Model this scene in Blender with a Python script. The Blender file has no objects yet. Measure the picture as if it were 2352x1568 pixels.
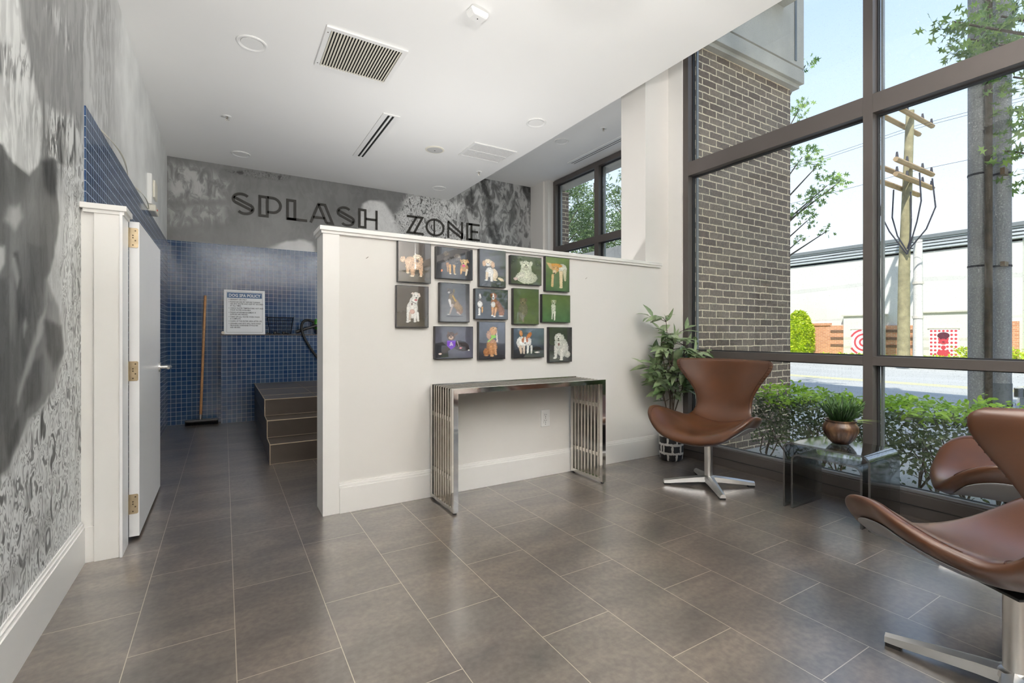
import bpy, bmesh, math, random
import numpy as np
from mathutils import Vector, Matrix, noise as mnoise

C = bpy.data.collections.new('place'); bpy.context.scene.collection.children.link(C)
SC = bpy.context.scene
PI = math.pi
# ------------------------------------------------------------------ camera, sky, sun, exposure
EYE = 1.05
cam = bpy.data.objects.new('camera', bpy.data.cameras.new('camera'))
SC.collection.objects.link(cam); SC.camera = cam
cam.data.sensor_width = 36.0
cam.data.lens = 36.0 * 1099.0 / 2352.0
cam.data.shift_y = -15.0 / 2352.0
cam.data.clip_start = 0.05; cam.data.clip_end = 300
YAW = math.atan(662 / 1099.0)
cam.location = (0, 0, EYE)
cam.rotation_euler = (PI / 2, 0, -YAW)

SC.view_settings.view_transform = 'Standard'
SC.view_settings.look = 'None'
SC.view_settings.gamma = 1.0
SC.view_settings.use_curve_mapping = False
SC.view_settings.exposure = 0.86
SC.cycles.caustics_reflective = False; SC.cycles.caustics_refractive = False
SC.cycles.max_bounces = 14; SC.cycles.transparent_max_bounces = 24

W = bpy.data.worlds.new('sky'); SC.world = W; W.use_nodes = True
wt = W.node_tree; wt.nodes.clear()
wo = wt.nodes.new('ShaderNodeOutputWorld'); wb = wt.nodes.new('ShaderNodeBackground')
tc = wt.nodes.new('ShaderNodeTexCoord'); sx = wt.nodes.new('ShaderNodeSeparateXYZ'); cr = wt.nodes.new('ShaderNodeValToRGB')
wt.links.new(tc.outputs['Generated'], sx.inputs[0]); wt.links.new(sx.outputs['Z'], cr.inputs[0])
wt.links.new(cr.outputs[0], wb.inputs[0]); wt.links.new(wb.outputs[0], wo.inputs[0])
e = cr.color_ramp.elements
e[0].position = 0.0; e[0].color = (0.80, 0.86, 0.96, 1)
e[1].position = 0.62; e[1].color = (0.36, 0.51, 0.80, 1)
n = e.new(0.18); n.color = (0.74, 0.82, 0.96, 1)
n = e.new(0.36); n.color = (0.54, 0.67, 0.88, 1)
wb.inputs[1].default_value = 0.90

def lamp(name, kind, loc, energy, color=(1, 1, 1), rot=(0, 0, 0), **kw):
    d = bpy.data.lights.new(name, kind); d.energy = energy; d.color = color
    for k, v in kw.items(): setattr(d, k, v)
    o = bpy.data.objects.new(name, d); o.location = loc; o.rotation_euler = rot
    SC.collection.objects.link(o)
    return o
SUNDIR = Vector((0.62, 0.30, -0.80)).normalized()       # from behind our building on to the street
sun = lamp('sun', 'SUN', (0, 0, 12), 3.4, (1.0, 0.95, 0.86), angle=0.01)
sun.rotation_euler = SUNDIR.to_track_quat('-Z', 'Y').to_euler()

# ------------------------------------------------------------------ materials
MATS = {}
def new_mat(name):
    m = bpy.data.materials.new(name); m.use_nodes = True; MATS[name] = m
    t = m.node_tree; b = t.nodes['Principled BSDF']
    return m, t, b
def N(t, kind, **kw):
    n = t.nodes.new(kind)
    for k, v in kw.items():
        if k in n.inputs: n.inputs[k].default_value = v
        else: setattr(n, k, v)
    return n
def ramp(t, fac, stops, interp='LINEAR'):
    r = t.nodes.new('ShaderNodeValToRGB'); r.color_ramp.interpolation = interp
    el = r.color_ramp.elements
    while len(el) > 1: el.remove(el[-1])
    el[0].position = stops[0][0]; el[0].color = (*stops[0][1], 1)
    for p, c in stops[1:]:
        q = el.new(p); q.color = (*c, 1)
    t.links.new(fac, r.inputs[0]); return r
def s2l(*c):
    return tuple(((v / 255) / 12.92 if v / 255 <= 0.04045 else ((v / 255 + 0.055) / 1.055) ** 2.4) for v in c)
def mixc(t, fac, a, b, mode='MIX'):
    n = t.nodes.new('ShaderNodeMix'); n.data_type = 'RGBA'; n.blend_type = mode
    for sock, v in ((n.inputs[0], fac), (n.inputs[6], a), (n.inputs[7], b)):
        if isinstance(v, bpy.types.NodeSocket): t.links.new(v, sock)
        elif isinstance(v, tuple): sock.default_value = (*v, 1)
        else: sock.default_value = v
    return n.outputs[2]
def objco(t, scale=(1, 1, 1), loc=(0, 0, 0), rot=(0, 0, 0)):
    c = t.nodes.new('ShaderNodeNewGeometry'); m = t.nodes.new('ShaderNodeMapping')
    t.links.new(c.outputs['Position'], m.inputs[0])
    m.inputs['Scale'].default_value = scale; m.inputs['Location'].default_value = loc; m.inputs['Rotation'].default_value = rot
    return m.outputs[0]
def locco(t, scale=(1, 1, 1)):
    c = t.nodes.new('ShaderNodeTexCoord'); m = t.nodes.new('ShaderNodeMapping')
    t.links.new(c.outputs['Object'], m.inputs[0]); m.inputs['Scale'].default_value = scale
    return m.outputs[0]
def swz(t, vec, order):
    s = t.nodes.new('ShaderNodeSeparateXYZ'); c = t.nodes.new('ShaderNodeCombineXYZ'); t.links.new(vec, s.inputs[0])
    for i, a in enumerate(order):
        if a in 'XYZ': t.links.new(s.outputs[a], c.inputs[i])
    return c.outputs[0]
def bump(t, b, h, strength=0.1, dist=0.01):
    n = t.nodes.new('ShaderNodeBump'); n.inputs['Strength'].default_value = strength; n.inputs['Distance'].default_value = dist
    t.links.new(h, n.inputs['Height']); t.links.new(n.outputs[0], b.inputs['Normal'])
def plain(name, col, rough=0.5, metal=0.0, var=0.0, scale=8, spec=0.5, bmp=0.0, coat=0.0):
    m, t, b = new_mat(name)
    b.inputs['Roughness'].default_value = rough; b.inputs['Metallic'].default_value = metal
    b.inputs['Specular IOR Level'].default_value = spec
    b.inputs['Coat Weight'].default_value = coat
    nz = N(t, 'ShaderNodeTexNoise', Scale=float(scale), Detail=4.0)
    t.links.new(locco(t), nz.inputs['Vector'])
    lo = tuple(c * (1 - var) for c in col); hi = tuple(min(1, c * (1 + var)) for c in col)
    r = ramp(t, nz.outputs[0], [(0.35, lo), (0.65, hi)])
    t.links.new(r.outputs[0], b.inputs['Base Color'])
    if bmp: bump(t, b, nz.outputs[0], bmp, 0.01)
    return m
plain('wall_paint', s2l(225, 222, 217), 0.55, var=0.012, scale=1.2)
plain('trim_paint', s2l(236, 234, 230), 0.32, var=0.01, scale=2)
plain('ceiling_paint', s2l(240, 240, 238), 0.8, var=0.01, scale=1)
plain('door_paint', s2l(246, 246, 246), 0.3, var=0.01)
plain('white_plastic', s2l(238, 238, 236), 0.35)
plain('cream_plastic', s2l(232, 228, 214), 0.4)
plain('shadow_gap', (0.012, 0.012, 0.012), 0.8)
plain('frame_bronze', s2l(96, 90, 87), 0.38, metal=0.35, var=0.05, scale=3)
plain('frame_seal', s2l(40, 40, 42), 0.5)
plain('frame_stop', s2l(150, 152, 154), 0.4, metal=0.5)
plain('chrome', (0.64, 0.63, 0.61), 0.3, metal=1.0, var=0.05)
plain('foot_metal', (0.60, 0.60, 0.59), 0.42, metal=1.0, var=0.05)
plain('stainless', (0.60, 0.56, 0.50), 0.2, metal=1.0, var=0.08, scale=20)
plain('stainless_polished', (0.74, 0.72, 0.68), 0.07, metal=1.0)
plain('brass_plate', s2l(186, 168, 138), 0.35, metal=0.7, var=0.1, scale=30)
plain('dark_screw', s2l(92, 80, 62), 0.4, metal=0.6)
plain('black_rubber', (0.01, 0.01, 0.01), 0.55)
plain('black_plastic', (0.016, 0.016, 0.018), 0.35)
plain('letter_black', s2l(40, 38, 32), 0.4, var=0.15, scale=4)
plain('wood_handle', s2l(196, 146, 96), 0.4, var=0.15, scale=30)
plain('green_plastic', s2l(70, 150, 40), 0.3)
plain('wire_black', (0.02, 0.02, 0.03), 0.35, metal=0.5)
plain('sign_white', s2l(236, 239, 242), 0.35)
plain('sign_blue', s2l(48, 92, 138), 0.35)
plain('sign_ink', s2l(60, 66, 74), 0.5)
plain('red_led', s2l(220, 60, 50), 0.3)
plain('shell_grey', s2l(150, 152, 156), 0.35, var=0.05, spec=0.6)
plain('stitch', s2l(66, 36, 24), 0.6)
plain('stucco_exterior', s2l(206, 200, 190), 0.8, var=0.08, scale=3, bmp=0.1)
plain('stucco_white', s2l(214, 212, 209), 0.85, var=0.02, scale=0.5)
plain('metal_band', s2l(186, 192, 198), 0.4, var=0.05, scale=0.5)
plain('metal_band_dark', s2l(118, 124, 128), 0.5)
plain('concrete_light', s2l(205, 200, 192), 0.85, var=0.08, scale=2)
plain('bark', s2l(84, 74, 62), 0.9, var=0.35, scale=9, bmp=0.5)
plain('twig', s2l(112, 98, 84), 0.9, var=0.2, scale=20)
plain('pole_wood', s2l(150, 142, 110), 0.9, var=0.2, scale=4)
plain('pole_crossarm', s2l(160, 136, 104), 0.9, var=0.1, scale=4)
plain('cable_black', s2l(50, 50, 60), 0.7)
plain('poster_white', s2l(246, 238, 238), 0.6)
plain('poster_red', s2l(206, 70, 86), 0.6)
plain('poster_dark', s2l(96, 44, 62), 0.6)
plain('car_paint', s2l(196, 204, 214), 0.2, metal=0.3)
plain('car_dark', (0.02, 0.022, 0.026), 0.15)
plain('soil', s2l(60, 48, 38), 0.95, var=0.3, scale=30)
plain('rear_wood', s2l(112, 88, 62), 0.5, var=0.12, scale=2)
plain('rear_dark', s2l(70, 70, 76), 0.5)

def leather():
    m, t, b = new_mat('leather')
    co = locco(t)
    n1 = N(t, 'ShaderNodeTexNoise', Scale=5.0, Detail=5.0); t.links.new(co, n1.inputs[0])
    r = ramp(t, n1.outputs[0], [(0.3, s2l(72, 42, 23)), (0.7, s2l(90, 54, 30))])
    t.links.new(r.outputs[0], b.inputs['Base Color'])
    b.inputs['Roughness'].default_value = 0.33
    b.inputs['Coat Weight'].default_value = 0.25; b.inputs['Coat Roughness'].default_value = 0.3
    v = N(t, 'ShaderNodeTexVoronoi', Scale=260.0); t.links.new(co, v.inputs[0])
    bump(t, b, v.outputs[0], 0.05, 0.002)
leather()

def floor_mat():
    m, t, b = new_mat('floor_tile')
    p = objco(t, loc=(0, 0, 0))
    tr = N(t, 'ShaderNodeMapping'); t.links.new(swz(t, p, 'YX0'), tr.inputs[0])
    tr.inputs['Location'].default_value = (-1.675 + 0.6096 * 12, 0.2704 + 0.3048 * 20, 0)
    br = N(t, 'ShaderNodeTexBrick', Scale=1.0); t.links.new(tr.outputs[0], br.inputs[0])
    br.offset = 0.5; br.offset_frequency = 2; br.squash = 1.0
    br.inputs['Brick Width'].default_value = 0.6096; br.inputs['Row Height'].default_value = 0.3048
    br.inputs['Mortar Size'].default_value = 0.0014; br.inputs['Mortar Smooth'].default_value = 0.1; br.inputs['Bias'].default_value = 0.0
    br.inputs['Color1'].default_value = (*s2l(88, 79, 72), 1); br.inputs['Color2'].default_value = (*s2l(97, 88, 80), 1)
    br.inputs['Mortar'].default_value = (*s2l(150, 138, 124), 1)
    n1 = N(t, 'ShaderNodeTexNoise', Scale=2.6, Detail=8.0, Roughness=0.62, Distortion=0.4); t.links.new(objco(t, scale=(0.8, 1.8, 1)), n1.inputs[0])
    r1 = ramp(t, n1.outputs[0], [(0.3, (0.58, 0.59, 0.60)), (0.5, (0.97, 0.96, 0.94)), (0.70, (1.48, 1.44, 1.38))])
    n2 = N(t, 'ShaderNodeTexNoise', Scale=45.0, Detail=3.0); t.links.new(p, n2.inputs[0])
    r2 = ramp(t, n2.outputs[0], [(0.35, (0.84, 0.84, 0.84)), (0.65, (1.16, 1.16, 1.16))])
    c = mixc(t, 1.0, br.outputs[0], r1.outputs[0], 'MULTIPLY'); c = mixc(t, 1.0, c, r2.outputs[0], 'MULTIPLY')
    c = mixc(t, br.outputs['Fac'], c, s2l(160, 148, 132))
    t.links.new(c, b.inputs['Base Color'])
    b.inputs['Roughness'].default_value = 0.4
    b.inputs['Coat Weight'].default_value = 1.0; b.inputs['Coat IOR'].default_value = 2.2; b.inputs['Coat Roughness'].default_value = 0.24
    inv = N(t, 'ShaderNodeMath', operation='SUBTRACT'); inv.inputs[0].default_value = 1; t.links.new(br.outputs['Fac'], inv.inputs[1])
    bump(t, b, inv.outputs[0], 0.25, 0.002)
floor_mat()
def step_mat():
    m, t, b = new_mat('step_tile')
    n1 = N(t, 'ShaderNodeTexNoise', Scale=2.6, Detail=8.0); t.links.new(objco(t), n1.inputs[0])
    r1 = ramp(t, n1.outputs[0], [(0.3, s2l(66, 58, 51)), (0.7, s2l(88, 78, 70))])
    t.links.new(r1.outputs[0], b.inputs['Base Color']); b.inputs['Roughness'].default_value = 0.34
step_mat()
plain('grout_light', s2l(176, 160, 138), 0.7)

def mosaic(name, order, off=(0, 0)):
    m, t, b = new_mat(name)
    p = objco(t)
    tr = N(t, 'ShaderNodeMapping'); t.links.new(swz(t, p, order), tr.inputs[0])
    tr.inputs['Location'].default_value = (off[0] + 2.0, off[1], 0)
    br = N(t, 'ShaderNodeTexBrick', Scale=1.0); t.links.new(tr.outputs[0], br.inputs[0])
    br.offset = 0.0; br.squash = 1.0
    br.inputs['Brick Width'].default_value = 0.0508; br.inputs['Row Height'].default_value = 0.0508
    br.inputs['Mortar Size'].default_value = 0.0019; br.inputs['Mortar Smooth'].default_value = 0.05; br.inputs['Bias'].default_value = 0.0
    br.inputs['Color1'].default_value = (*s2l(32, 66, 110), 1); br.inputs['Color2'].default_value = (*s2l(58, 86, 118), 1)
    br.inputs['Mortar'].default_value = (*s2l(168, 178, 190), 1)
    t.links.new(br.outputs[0], b.inputs['Base Color'])
    rr = ramp(t, br.outputs['Fac'], [(0.0, (0.10,) * 3), (1.0, (0.7,) * 3)]); t.links.new(rr.outputs[0], b.inputs['Roughness'])
    inv = N(t, 'ShaderNodeMath', operation='SUBTRACT'); inv.inputs[0].default_value = 1; t.links.new(br.outputs['Fac'], inv.inputs[1])
    bump(t, b, inv.outputs[0], 0.3, 0.002)
    b.inputs['Specular IOR Level'].default_value = 0.45
mosaic('mosaic_back', 'XZ0'); mosaic('mosaic_left', 'YZ0')

def brick(name, order, c1, c2, mortar, bw=0.2032, rh=0.0677, ms=0.006, off=(0, 0), rough=0.85, distort=0.0):
    m, t, b = new_mat(name)
    p = objco(t)
    if distort:
        nz = N(t, 'ShaderNodeTexNoise', Scale=11.0, Detail=3.0); t.links.new(p, nz.inputs[0])
        sc = N(t, 'ShaderNodeVectorMath', operation='SCALE'); t.links.new(nz.outputs[1], sc.inputs[0]); sc.inputs['Scale'].default_value = distort
        ad = N(t, 'ShaderNodeVectorMath', operation='ADD'); t.links.new(p, ad.inputs[0]); t.links.new(sc.outputs[0], ad.inputs[1]); p = ad.outputs[0]
    tr = N(t, 'ShaderNodeMapping'); t.links.new(swz(t, p, order), tr.inputs[0])
    tr.inputs['Location'].default_value = (off[0] + 4.0, off[1], 0)
    br = N(t, 'ShaderNodeTexBrick', Scale=1.0); t.links.new(tr.outputs[0], br.inputs[0])
    br.offset = 0.5; br.squash = 1.0
    br.inputs['Brick Width'].default_value = bw; br.inputs['Row Height'].default_value = rh
    br.inputs['Mortar Size'].default_value = ms; br.inputs['Mortar Smooth'].default_value = 0.15; br.inputs['Bias'].default_value = 0.0
    br.inputs['Color1'].default_value = (*c1, 1); br.inputs['Color2'].default_value = (*c2, 1); br.inputs['Mortar'].default_value = (*mortar, 1)
    n2 = N(t, 'ShaderNodeTexNoise', Scale=60.0, Detail=4.0); t.links.new(p, n2.inputs[0])
    r2 = ramp(t, n2.outputs[0], [(0.3, (0.75,) * 3), (0.7, (1.25,) * 3)])
    c = mixc(t, 1.0, br.outputs[0], r2.outputs[0], 'MULTIPLY')
    t.links.new(c, b.inputs['Base Color']); b.inputs['Roughness'].default_value = rough
    inv = N(t, 'ShaderNodeMath', operation='SUBTRACT'); inv.inputs[0].default_value = 1; t.links.new(br.outputs['Fac'], inv.inputs[1])
    bump(t, b, inv.outputs[0], 0.5, 0.006)
brick('brick_dark_x', 'XZ0', s2l(122, 104, 92), s2l(152, 134, 118), s2l(244, 226, 196), distort=0.014)
brick('brick_dark_y', 'YZ0', s2l(122, 104, 92), s2l(152, 134, 118), s2l(244, 226, 196), distort=0.014)
brick('brick_orange', 'YZ0', s2l(196, 128, 96), s2l(216, 150, 116), s2l(214, 186, 160), ms=0.008)
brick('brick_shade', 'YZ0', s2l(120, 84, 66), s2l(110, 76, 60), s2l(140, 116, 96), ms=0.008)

def glass(name, tint=(0.97, 0.985, 0.98), ior=1.45, rough=0.0, dirt=0.0, silver=0.0):
    m = bpy.data.materials.new(name); m.use_nodes = True; MATS[name] = m; t = m.node_tree; t.nodes.clear()
    o = t.nodes.new('ShaderNodeOutputMaterial'); tr = t.nodes.new('ShaderNodeBsdfTransparent'); gl = t.nodes.new('ShaderNodeBsdfGlossy')
    fr = t.nodes.new('ShaderNodeFresnel'); mx = t.nodes.new('ShaderNodeMixShader')
    tr.inputs[0].default_value = (*tint, 1); gl.inputs['Roughness'].default_value = rough; fr.inputs[0].default_value = ior
    ma = N(t, 'ShaderNodeMath', operation='MULTIPLY_ADD'); t.links.new(fr.outputs[0], ma.inputs[0]); ma.inputs[1].default_value = 1 - silver; ma.inputs[2].default_value = silver
    t.links.new(ma.outputs[0], mx.inputs[0]); t.links.new(tr.outputs[0], mx.inputs[1]); t.links.new(gl.outputs[0], mx.inputs[2])
    ge = t.nodes.new('ShaderNodeNewGeometry'); iv = t.nodes.new('ShaderNodeMix')     # same Fresnel on both faces of the sheet
    iv.inputs[2].default_value = ior; iv.inputs[3].default_value = 1 / ior
    t.links.new(ge.outputs['Backfacing'], iv.inputs[0]); t.links.new(iv.outputs[0], fr.inputs[0])
    out = mx.outputs[0]
    if dirt:
        df = t.nodes.new('ShaderNodeBsdfDiffuse'); df.inputs[0].default_value = (0.8, 0.8, 0.8, 1)
        nz = N(t, 'ShaderNodeTexNoise', Scale=160.0, Detail=2.0); t.links.new(objco(t), nz.inputs[0])
        r = ramp(t, nz.outputs[0], [(0.62, (0, 0, 0)), (0.74, (dirt,) * 3)])
        m2 = t.nodes.new('ShaderNodeMixShader'); t.links.new(r.outputs[0], m2.inputs[0]); t.links.new(out, m2.inputs[1]); t.links.new(df.outputs[0], m2.inputs[2])
        out = m2.outputs[0]
    t.links.new(out, o.inputs[0])
glass('window_glass', dirt=0.25)
glass('smoked_glass', tint=(0.66, 0.67, 0.67), ior=1.8, rough=0.08, silver=0.22)

def leafmat(name, lo, hi, trans=0.35, rough=0.4):
    m = bpy.data.materials.new(name); m.use_nodes = True; MATS[name] = m; t = m.node_tree
    b = t.nodes['Principled BSDF']; o = t.nodes['Material Output']
    nz = N(t, 'ShaderNodeTexNoise', Scale=7.0, Detail=6.0); t.links.new(objco(t), nz.inputs[0])
    r = ramp(t, nz.outputs[0], [(0.36, lo), (0.64, hi)])
    t.links.new(r.outputs[0], b.inputs['Base Color']); b.inputs['Roughness'].default_value = rough
    tl = t.nodes.new('ShaderNodeBsdfTranslucent'); t.links.new(r.outputs[0], tl.inputs[0])
    mx = t.nodes.new('ShaderNodeMixShader'); mx.inputs[0].default_value = trans
    t.links.new(b.outputs[0], mx.inputs[1]); t.links.new(tl.outputs[0], mx.inputs[2]); t.links.new(mx.outputs[0], o.inputs[0])
leafmat('leaf_oak', s2l(84, 124, 66), s2l(168, 200, 104))
leafmat('leaf_tree_dark', s2l(66, 92, 52), s2l(136, 160, 104))
leafmat('leaf_hedge', s2l(84, 96, 70), s2l(124, 142, 92), 0.25, 0.3)  # darker than the top: shade and window dirt put into the colour
leafmat('leaf_hedge_top', s2l(140, 184, 50), s2l(196, 230, 90), 0.4)
leafmat('leaf_ficus', s2l(78, 106, 58), s2l(166, 182, 142), 0.15, 0.3)
leafmat('leaf_succulent', s2l(34, 62, 28), s2l(70, 106, 48), 0.1, 0.35)
leafmat('leaf_pale', s2l(120, 150, 60), s2l(180, 200, 120), 0.3, 0.35)
leafmat('leaf_bush', s2l(150, 180, 20), s2l(214, 226, 60), 0.3)
leafmat('grass', s2l(150, 176, 60), s2l(190, 206, 100), 0.0)

# attribute driven print: red = tone, green = crinkled water, blue = long streaks
def mural_mat():
    m, t, b = new_mat('mural_print')
    at = t.nodes.new('ShaderNodeAttribute'); at.attribute_name = 'paint'
    s = t.nodes.new('ShaderNodeSeparateColor'); t.links.new(at.outputs['Color'], s.inputs[0])
    p = objco(t)
    n1 = N(t, 'ShaderNodeTexNoise', Scale=15.0, Detail=2.5, Roughness=0.55, Distortion=1.0); t.links.new(objco(t, scale=(1, 1.2, 0.62), rot=(0.35, 0, 0)), n1.inputs[0])
    r1 = ramp(t, n1.outputs[0], [(0.33, (0.03,) * 3), (0.39, (0.30,) * 3), (0.42, (0.95,) * 3), (0.47, (1.0,) * 3), (0.50, (0.22,) * 3), (0.525, (0.9,) * 3), (0.58, (1.0,) * 3), (0.61, (0.20,) * 3), (0.65, (0.12,) * 3), (0.68, (0.9,) * 3)])
    n2 = N(t, 'ShaderNodeTexNoise', Scale=6.5, Detail=3.5, Roughness=0.6, Distortion=1.0)
    t.links.new(objco(t, scale=(1.6, 3.0, 0.8), rot=(0.35, 0.3, 0)), n2.inputs[0])
    r2 = ramp(t, n2.outputs[0], [(0.36, (0.0,) * 3), (0.43, (0.22,) * 3), (0.50, (0.45,) * 3), (0.54, (0.9,) * 3), (0.62, (1.0,) * 3)])
    n3 = N(t, 'ShaderNodeTexNoise', Scale=3.0, Detail=6.0); t.links.new(p, n3.inputs[0])
    r3 = ramp(t, n3.outputs[0], [(0.3, (0.86,) * 3), (0.7, (1.12,) * 3)])
    base = t.nodes.new('ShaderNodeCombineColor')
    for i in range(3): t.links.new(s.outputs['Red'], base.inputs[i])
    c = mixc(t, 1.0, base.outputs[0], r3.outputs[0], 'MULTIPLY')
    c = mixc(t, s.outputs['Green'], c, r1.outputs[0]); c = mixc(t, s.outputs['Blue'], c, r2.outputs[0])
    sc = mixc(t, 1.0, c, (0.86, 0.87, 0.86), 'MULTIPLY')
    t.links.new(sc, b.inputs['Base Color']); b.inputs['Roughness'].default_value = 0.42
mural_mat()
def print_mat():
    m, t, b = new_mat('photo_print')
    at = t.nodes.new('ShaderNodeAttribute'); at.attribute_name = 'paint'
    t.links.new(at.outputs['Color'], b.inputs['Base Color'])
    b.inputs['Roughness'].default_value = 0.25; b.inputs['Coat Weight'].default_value = 1.0; b.inputs['Coat Roughness'].default_value = 0.02
    b.inputs['Coat IOR'].default_value = 1.8
print_mat()

# ------------------------------------------------------------------ helpers
def link(o, parent=None):
    C.objects.link(o)
    if parent: o.parent = parent
    return o
def tag(o, label=None, cat=None, group=None, kind=None):
    if label: o['label'] = label
    if cat: o['category'] = cat
    if group: o['group'] = group
    if kind: o['kind'] = kind
    return o
def thing(name, label, cat, loc=(0, 0, 0), rz=0, group=None):
    o = bpy.data.objects.new(name, None); o.empty_display_size = 0.1
    o.location = loc; o.rotation_euler = (0, 0, rz); C.objects.link(o)
    return tag(o, label, cat, group)
def obj(name, bm, mat, parent=None, smooth=False, label=None, kind=None):
    me = bpy.data.meshes.new(name)
    if isinstance(bm, tuple):
        me.from_pydata(bm[0], [], bm[1])
    else:
        bmesh.ops.recalc_face_normals(bm, faces=bm.faces[:]); bm.to_mesh(me); bm.free()
    mats = mat if isinstance(mat, (list, tuple)) else [mat]
    for x in mats: me.materials.append(MATS[x])
    if smooth:
        me.polygons.foreach_set('use_smooth', [True] * len(me.polygons))
        if smooth != 'all':
            try: me.set_sharp_from_angle(angle=math.radians(38))
            except Exception: pass
    o = bpy.data.objects.new(name, me); link(o, parent)
    if label: o['label'] = label
    if kind: o['kind'] = kind
    return o
def struct(name, bm, mat, parent=None, **kw):
    o = obj(name, bm, mat, parent, **kw)
    if parent is None: o['kind'] = 'structure'
    return o
def B(): return bmesh.new()
def box(bm, x0, x1, y0, y1, z0, z1, mi=0, bev=0.0, M=None):
    vs = [bm.verts.new((x, y, z)) for z in (z0, z1) for y in (y0, y1) for x in (x0, x1)]
    if M is not None:
        for v in vs: v.co = M @ v.co
    fs = []
    for q in ((0, 2, 3, 1), (4, 5, 7, 6), (0, 1, 5, 4), (1, 3, 7, 5), (3, 2, 6, 7), (2, 0, 4, 6)):
        f = bm.faces.new([vs[i] for i in q]); f.material_index = mi; fs.append(f)
    if bev:
        es = list({e for f in fs for e in f.edges})
        bmesh.ops.bevel(bm, geom=es, offset=bev, segments=2, profile=0.6, affect='EDGES')
    return bm
def bx(*a, **k): return box(B(), *a, **k)
def ring(c, ax, r, n, up=None):
    ax = Vector(ax).normalized(); u = Vector(up) if up else (Vector((0, 0, 1)) if abs(ax.z) < 0.9 else Vector((1, 0, 0)))
    a = ax.cross(u).normalized(); b = ax.cross(a).normalized()
    return [Vector(c) + a * math.cos(2 * PI * i / n) * r + b * math.sin(2 * PI * i / n) * r for i in range(n)]
def tube(bm, pts, r, n=8, cap=True, mi=0):
    pts = [Vector(p) for p in pts]; rs = r if isinstance(r, (list, tuple)) else [r] * len(pts)
    prev = None; a = None; rows = []
    for i, p in enumerate(pts):
        d = (pts[min(i + 1, len(pts) - 1)] - pts[max(i - 1, 0)])
        d = d.normalized() if d.length > 1e-9 else Vector((0, 0, 1))
        if a is None:
            u = Vector((0, 0, 1)) if abs(d.z) < 0.9 else Vector((1, 0, 0)); a = d.cross(u).normalized()
        else:
            a = (a - d * a.dot(d)); a = a.normalized() if a.length > 1e-6 else d.orthogonal().normalized()
        b = d.cross(a)
        rows.append([bm.verts.new(p + a * math.cos(2 * PI * k / n) * rs[i] + b * math.sin(2 * PI * k / n) * rs[i]) for k in range(n)])
    for i in range(len(rows) - 1):
        for k in range(n):
            f = bm.faces.new([rows[i][k], rows[i][(k + 1) % n], rows[i + 1][(k + 1) % n], rows[i + 1][k]]); f.material_index = mi
    if cap:
        bm.faces.new(rows[0][::-1]).material_index = mi; bm.faces.new(rows[-1]).material_index = mi
    return bm
def lathe(bm, prof, n=32, c=(0, 0, 0), flute=None, mi=0):
    rows = []
    for (r, z) in prof:
        row = []
        for k in range(n):
            a = 2 * PI * k / n; rr = r * (1 + (flute(a, z) if flute else 0))
            row.append(bm.verts.new((c[0] + rr * math.cos(a), c[1] + rr * math.sin(a), c[2] + z)))
        rows.append(row)
    for i in range(len(rows) - 1):
        for k in range(n):
            bm.faces.new([rows[i][k], rows[i][(k + 1) % n], rows[i + 1][(k + 1) % n], rows[i + 1][k]]).material_index = mi
    bm.faces.new(rows[0][::-1]).material_index = mi; bm.faces.new(rows[-1]).material_index = mi
    return bm
def prism(bm, poly, M, depth, mi=0):
    """flat outline poly (u,v) extruded along local +w, placed by matrix M (columns u,v,w)"""
    lo = [bm.verts.new(M @ Vector((u, v, 0))) for u, v in poly]; hi = [bm.verts.new(M @ Vector((u, v, depth))) for u, v in poly]
    bm.faces.new(lo[::-1]).material_index = mi; bm.faces.new(hi).material_index = mi
    k = len(poly)
    for i in range(k):
        bm.faces.new([lo[i], lo[(i + 1) % k], hi[(i + 1) % k], hi[i]]).material_index = mi
    return bm
def frame_mat(origin, u, v, w):
    M = Matrix.Identity(4)
    for i, c in enumerate((u, v, w)):
        for j in range(3): M[j][i] = c[j]
    for j in range(3): M[j][3] = origin[j]
    return M
def dup(root, loc, rz=0, label=None, group=None):
    r = root.copy(); C.objects.link(r); r.location = loc; r.rotation_euler = (0, 0, rz)
    if label: r['label'] = label
    if group: r['group'] = group
    for ch in list(root.children):
        c = ch.copy(); C.objects.link(c); c.parent = r
        for g in ch.children:
            d = g.copy(); C.objects.link(d); d.parent = c
    return r
SN, CS = math.sin(YAW), math.cos(YAW)
def to_px(x, y, z):
    """where a point of a printed wall falls in the photograph, used only to copy the print's own picture"""
    d = x * SN + y * CS; r = x * CS - y * SN
    d = np.maximum(d, 0.05)
    return 1176 + 1099 * r / d, 769 - 1099 * (z - EYE) / d
def text_mesh(body, size, font_scale_x=1.0, extrude=0.0006, align='LEFT', bold=0.0):
    cu = bpy.data.curves.new('txt', 'FONT'); cu.body = body; cu.size = size; cu.extrude = extrude; cu.align_x = align
    cu.offset = bold; cu.resolution_u = 2
    o = bpy.data.objects.new('txt', cu); SC.collection.objects.link(o)
    dg = bpy.context.evaluated_depsgraph_get(); me = bpy.data.meshes.new_from_object(o.evaluated_get(dg))
    bpy.data.objects.remove(o); 
    bm = bmesh.new(); bm.from_mesh(me); bpy.data.meshes.remove(me)
    for v in bm.verts: v.co.x *= font_scale_x
    return bm
def merge(bm, other, M):
    me = bpy.data.meshes.new('tmp'); other.to_mesh(me); other.free(); me.transform(M); bm.from_mesh(me); bpy.data.meshes.remove(me)
    return bm
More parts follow.
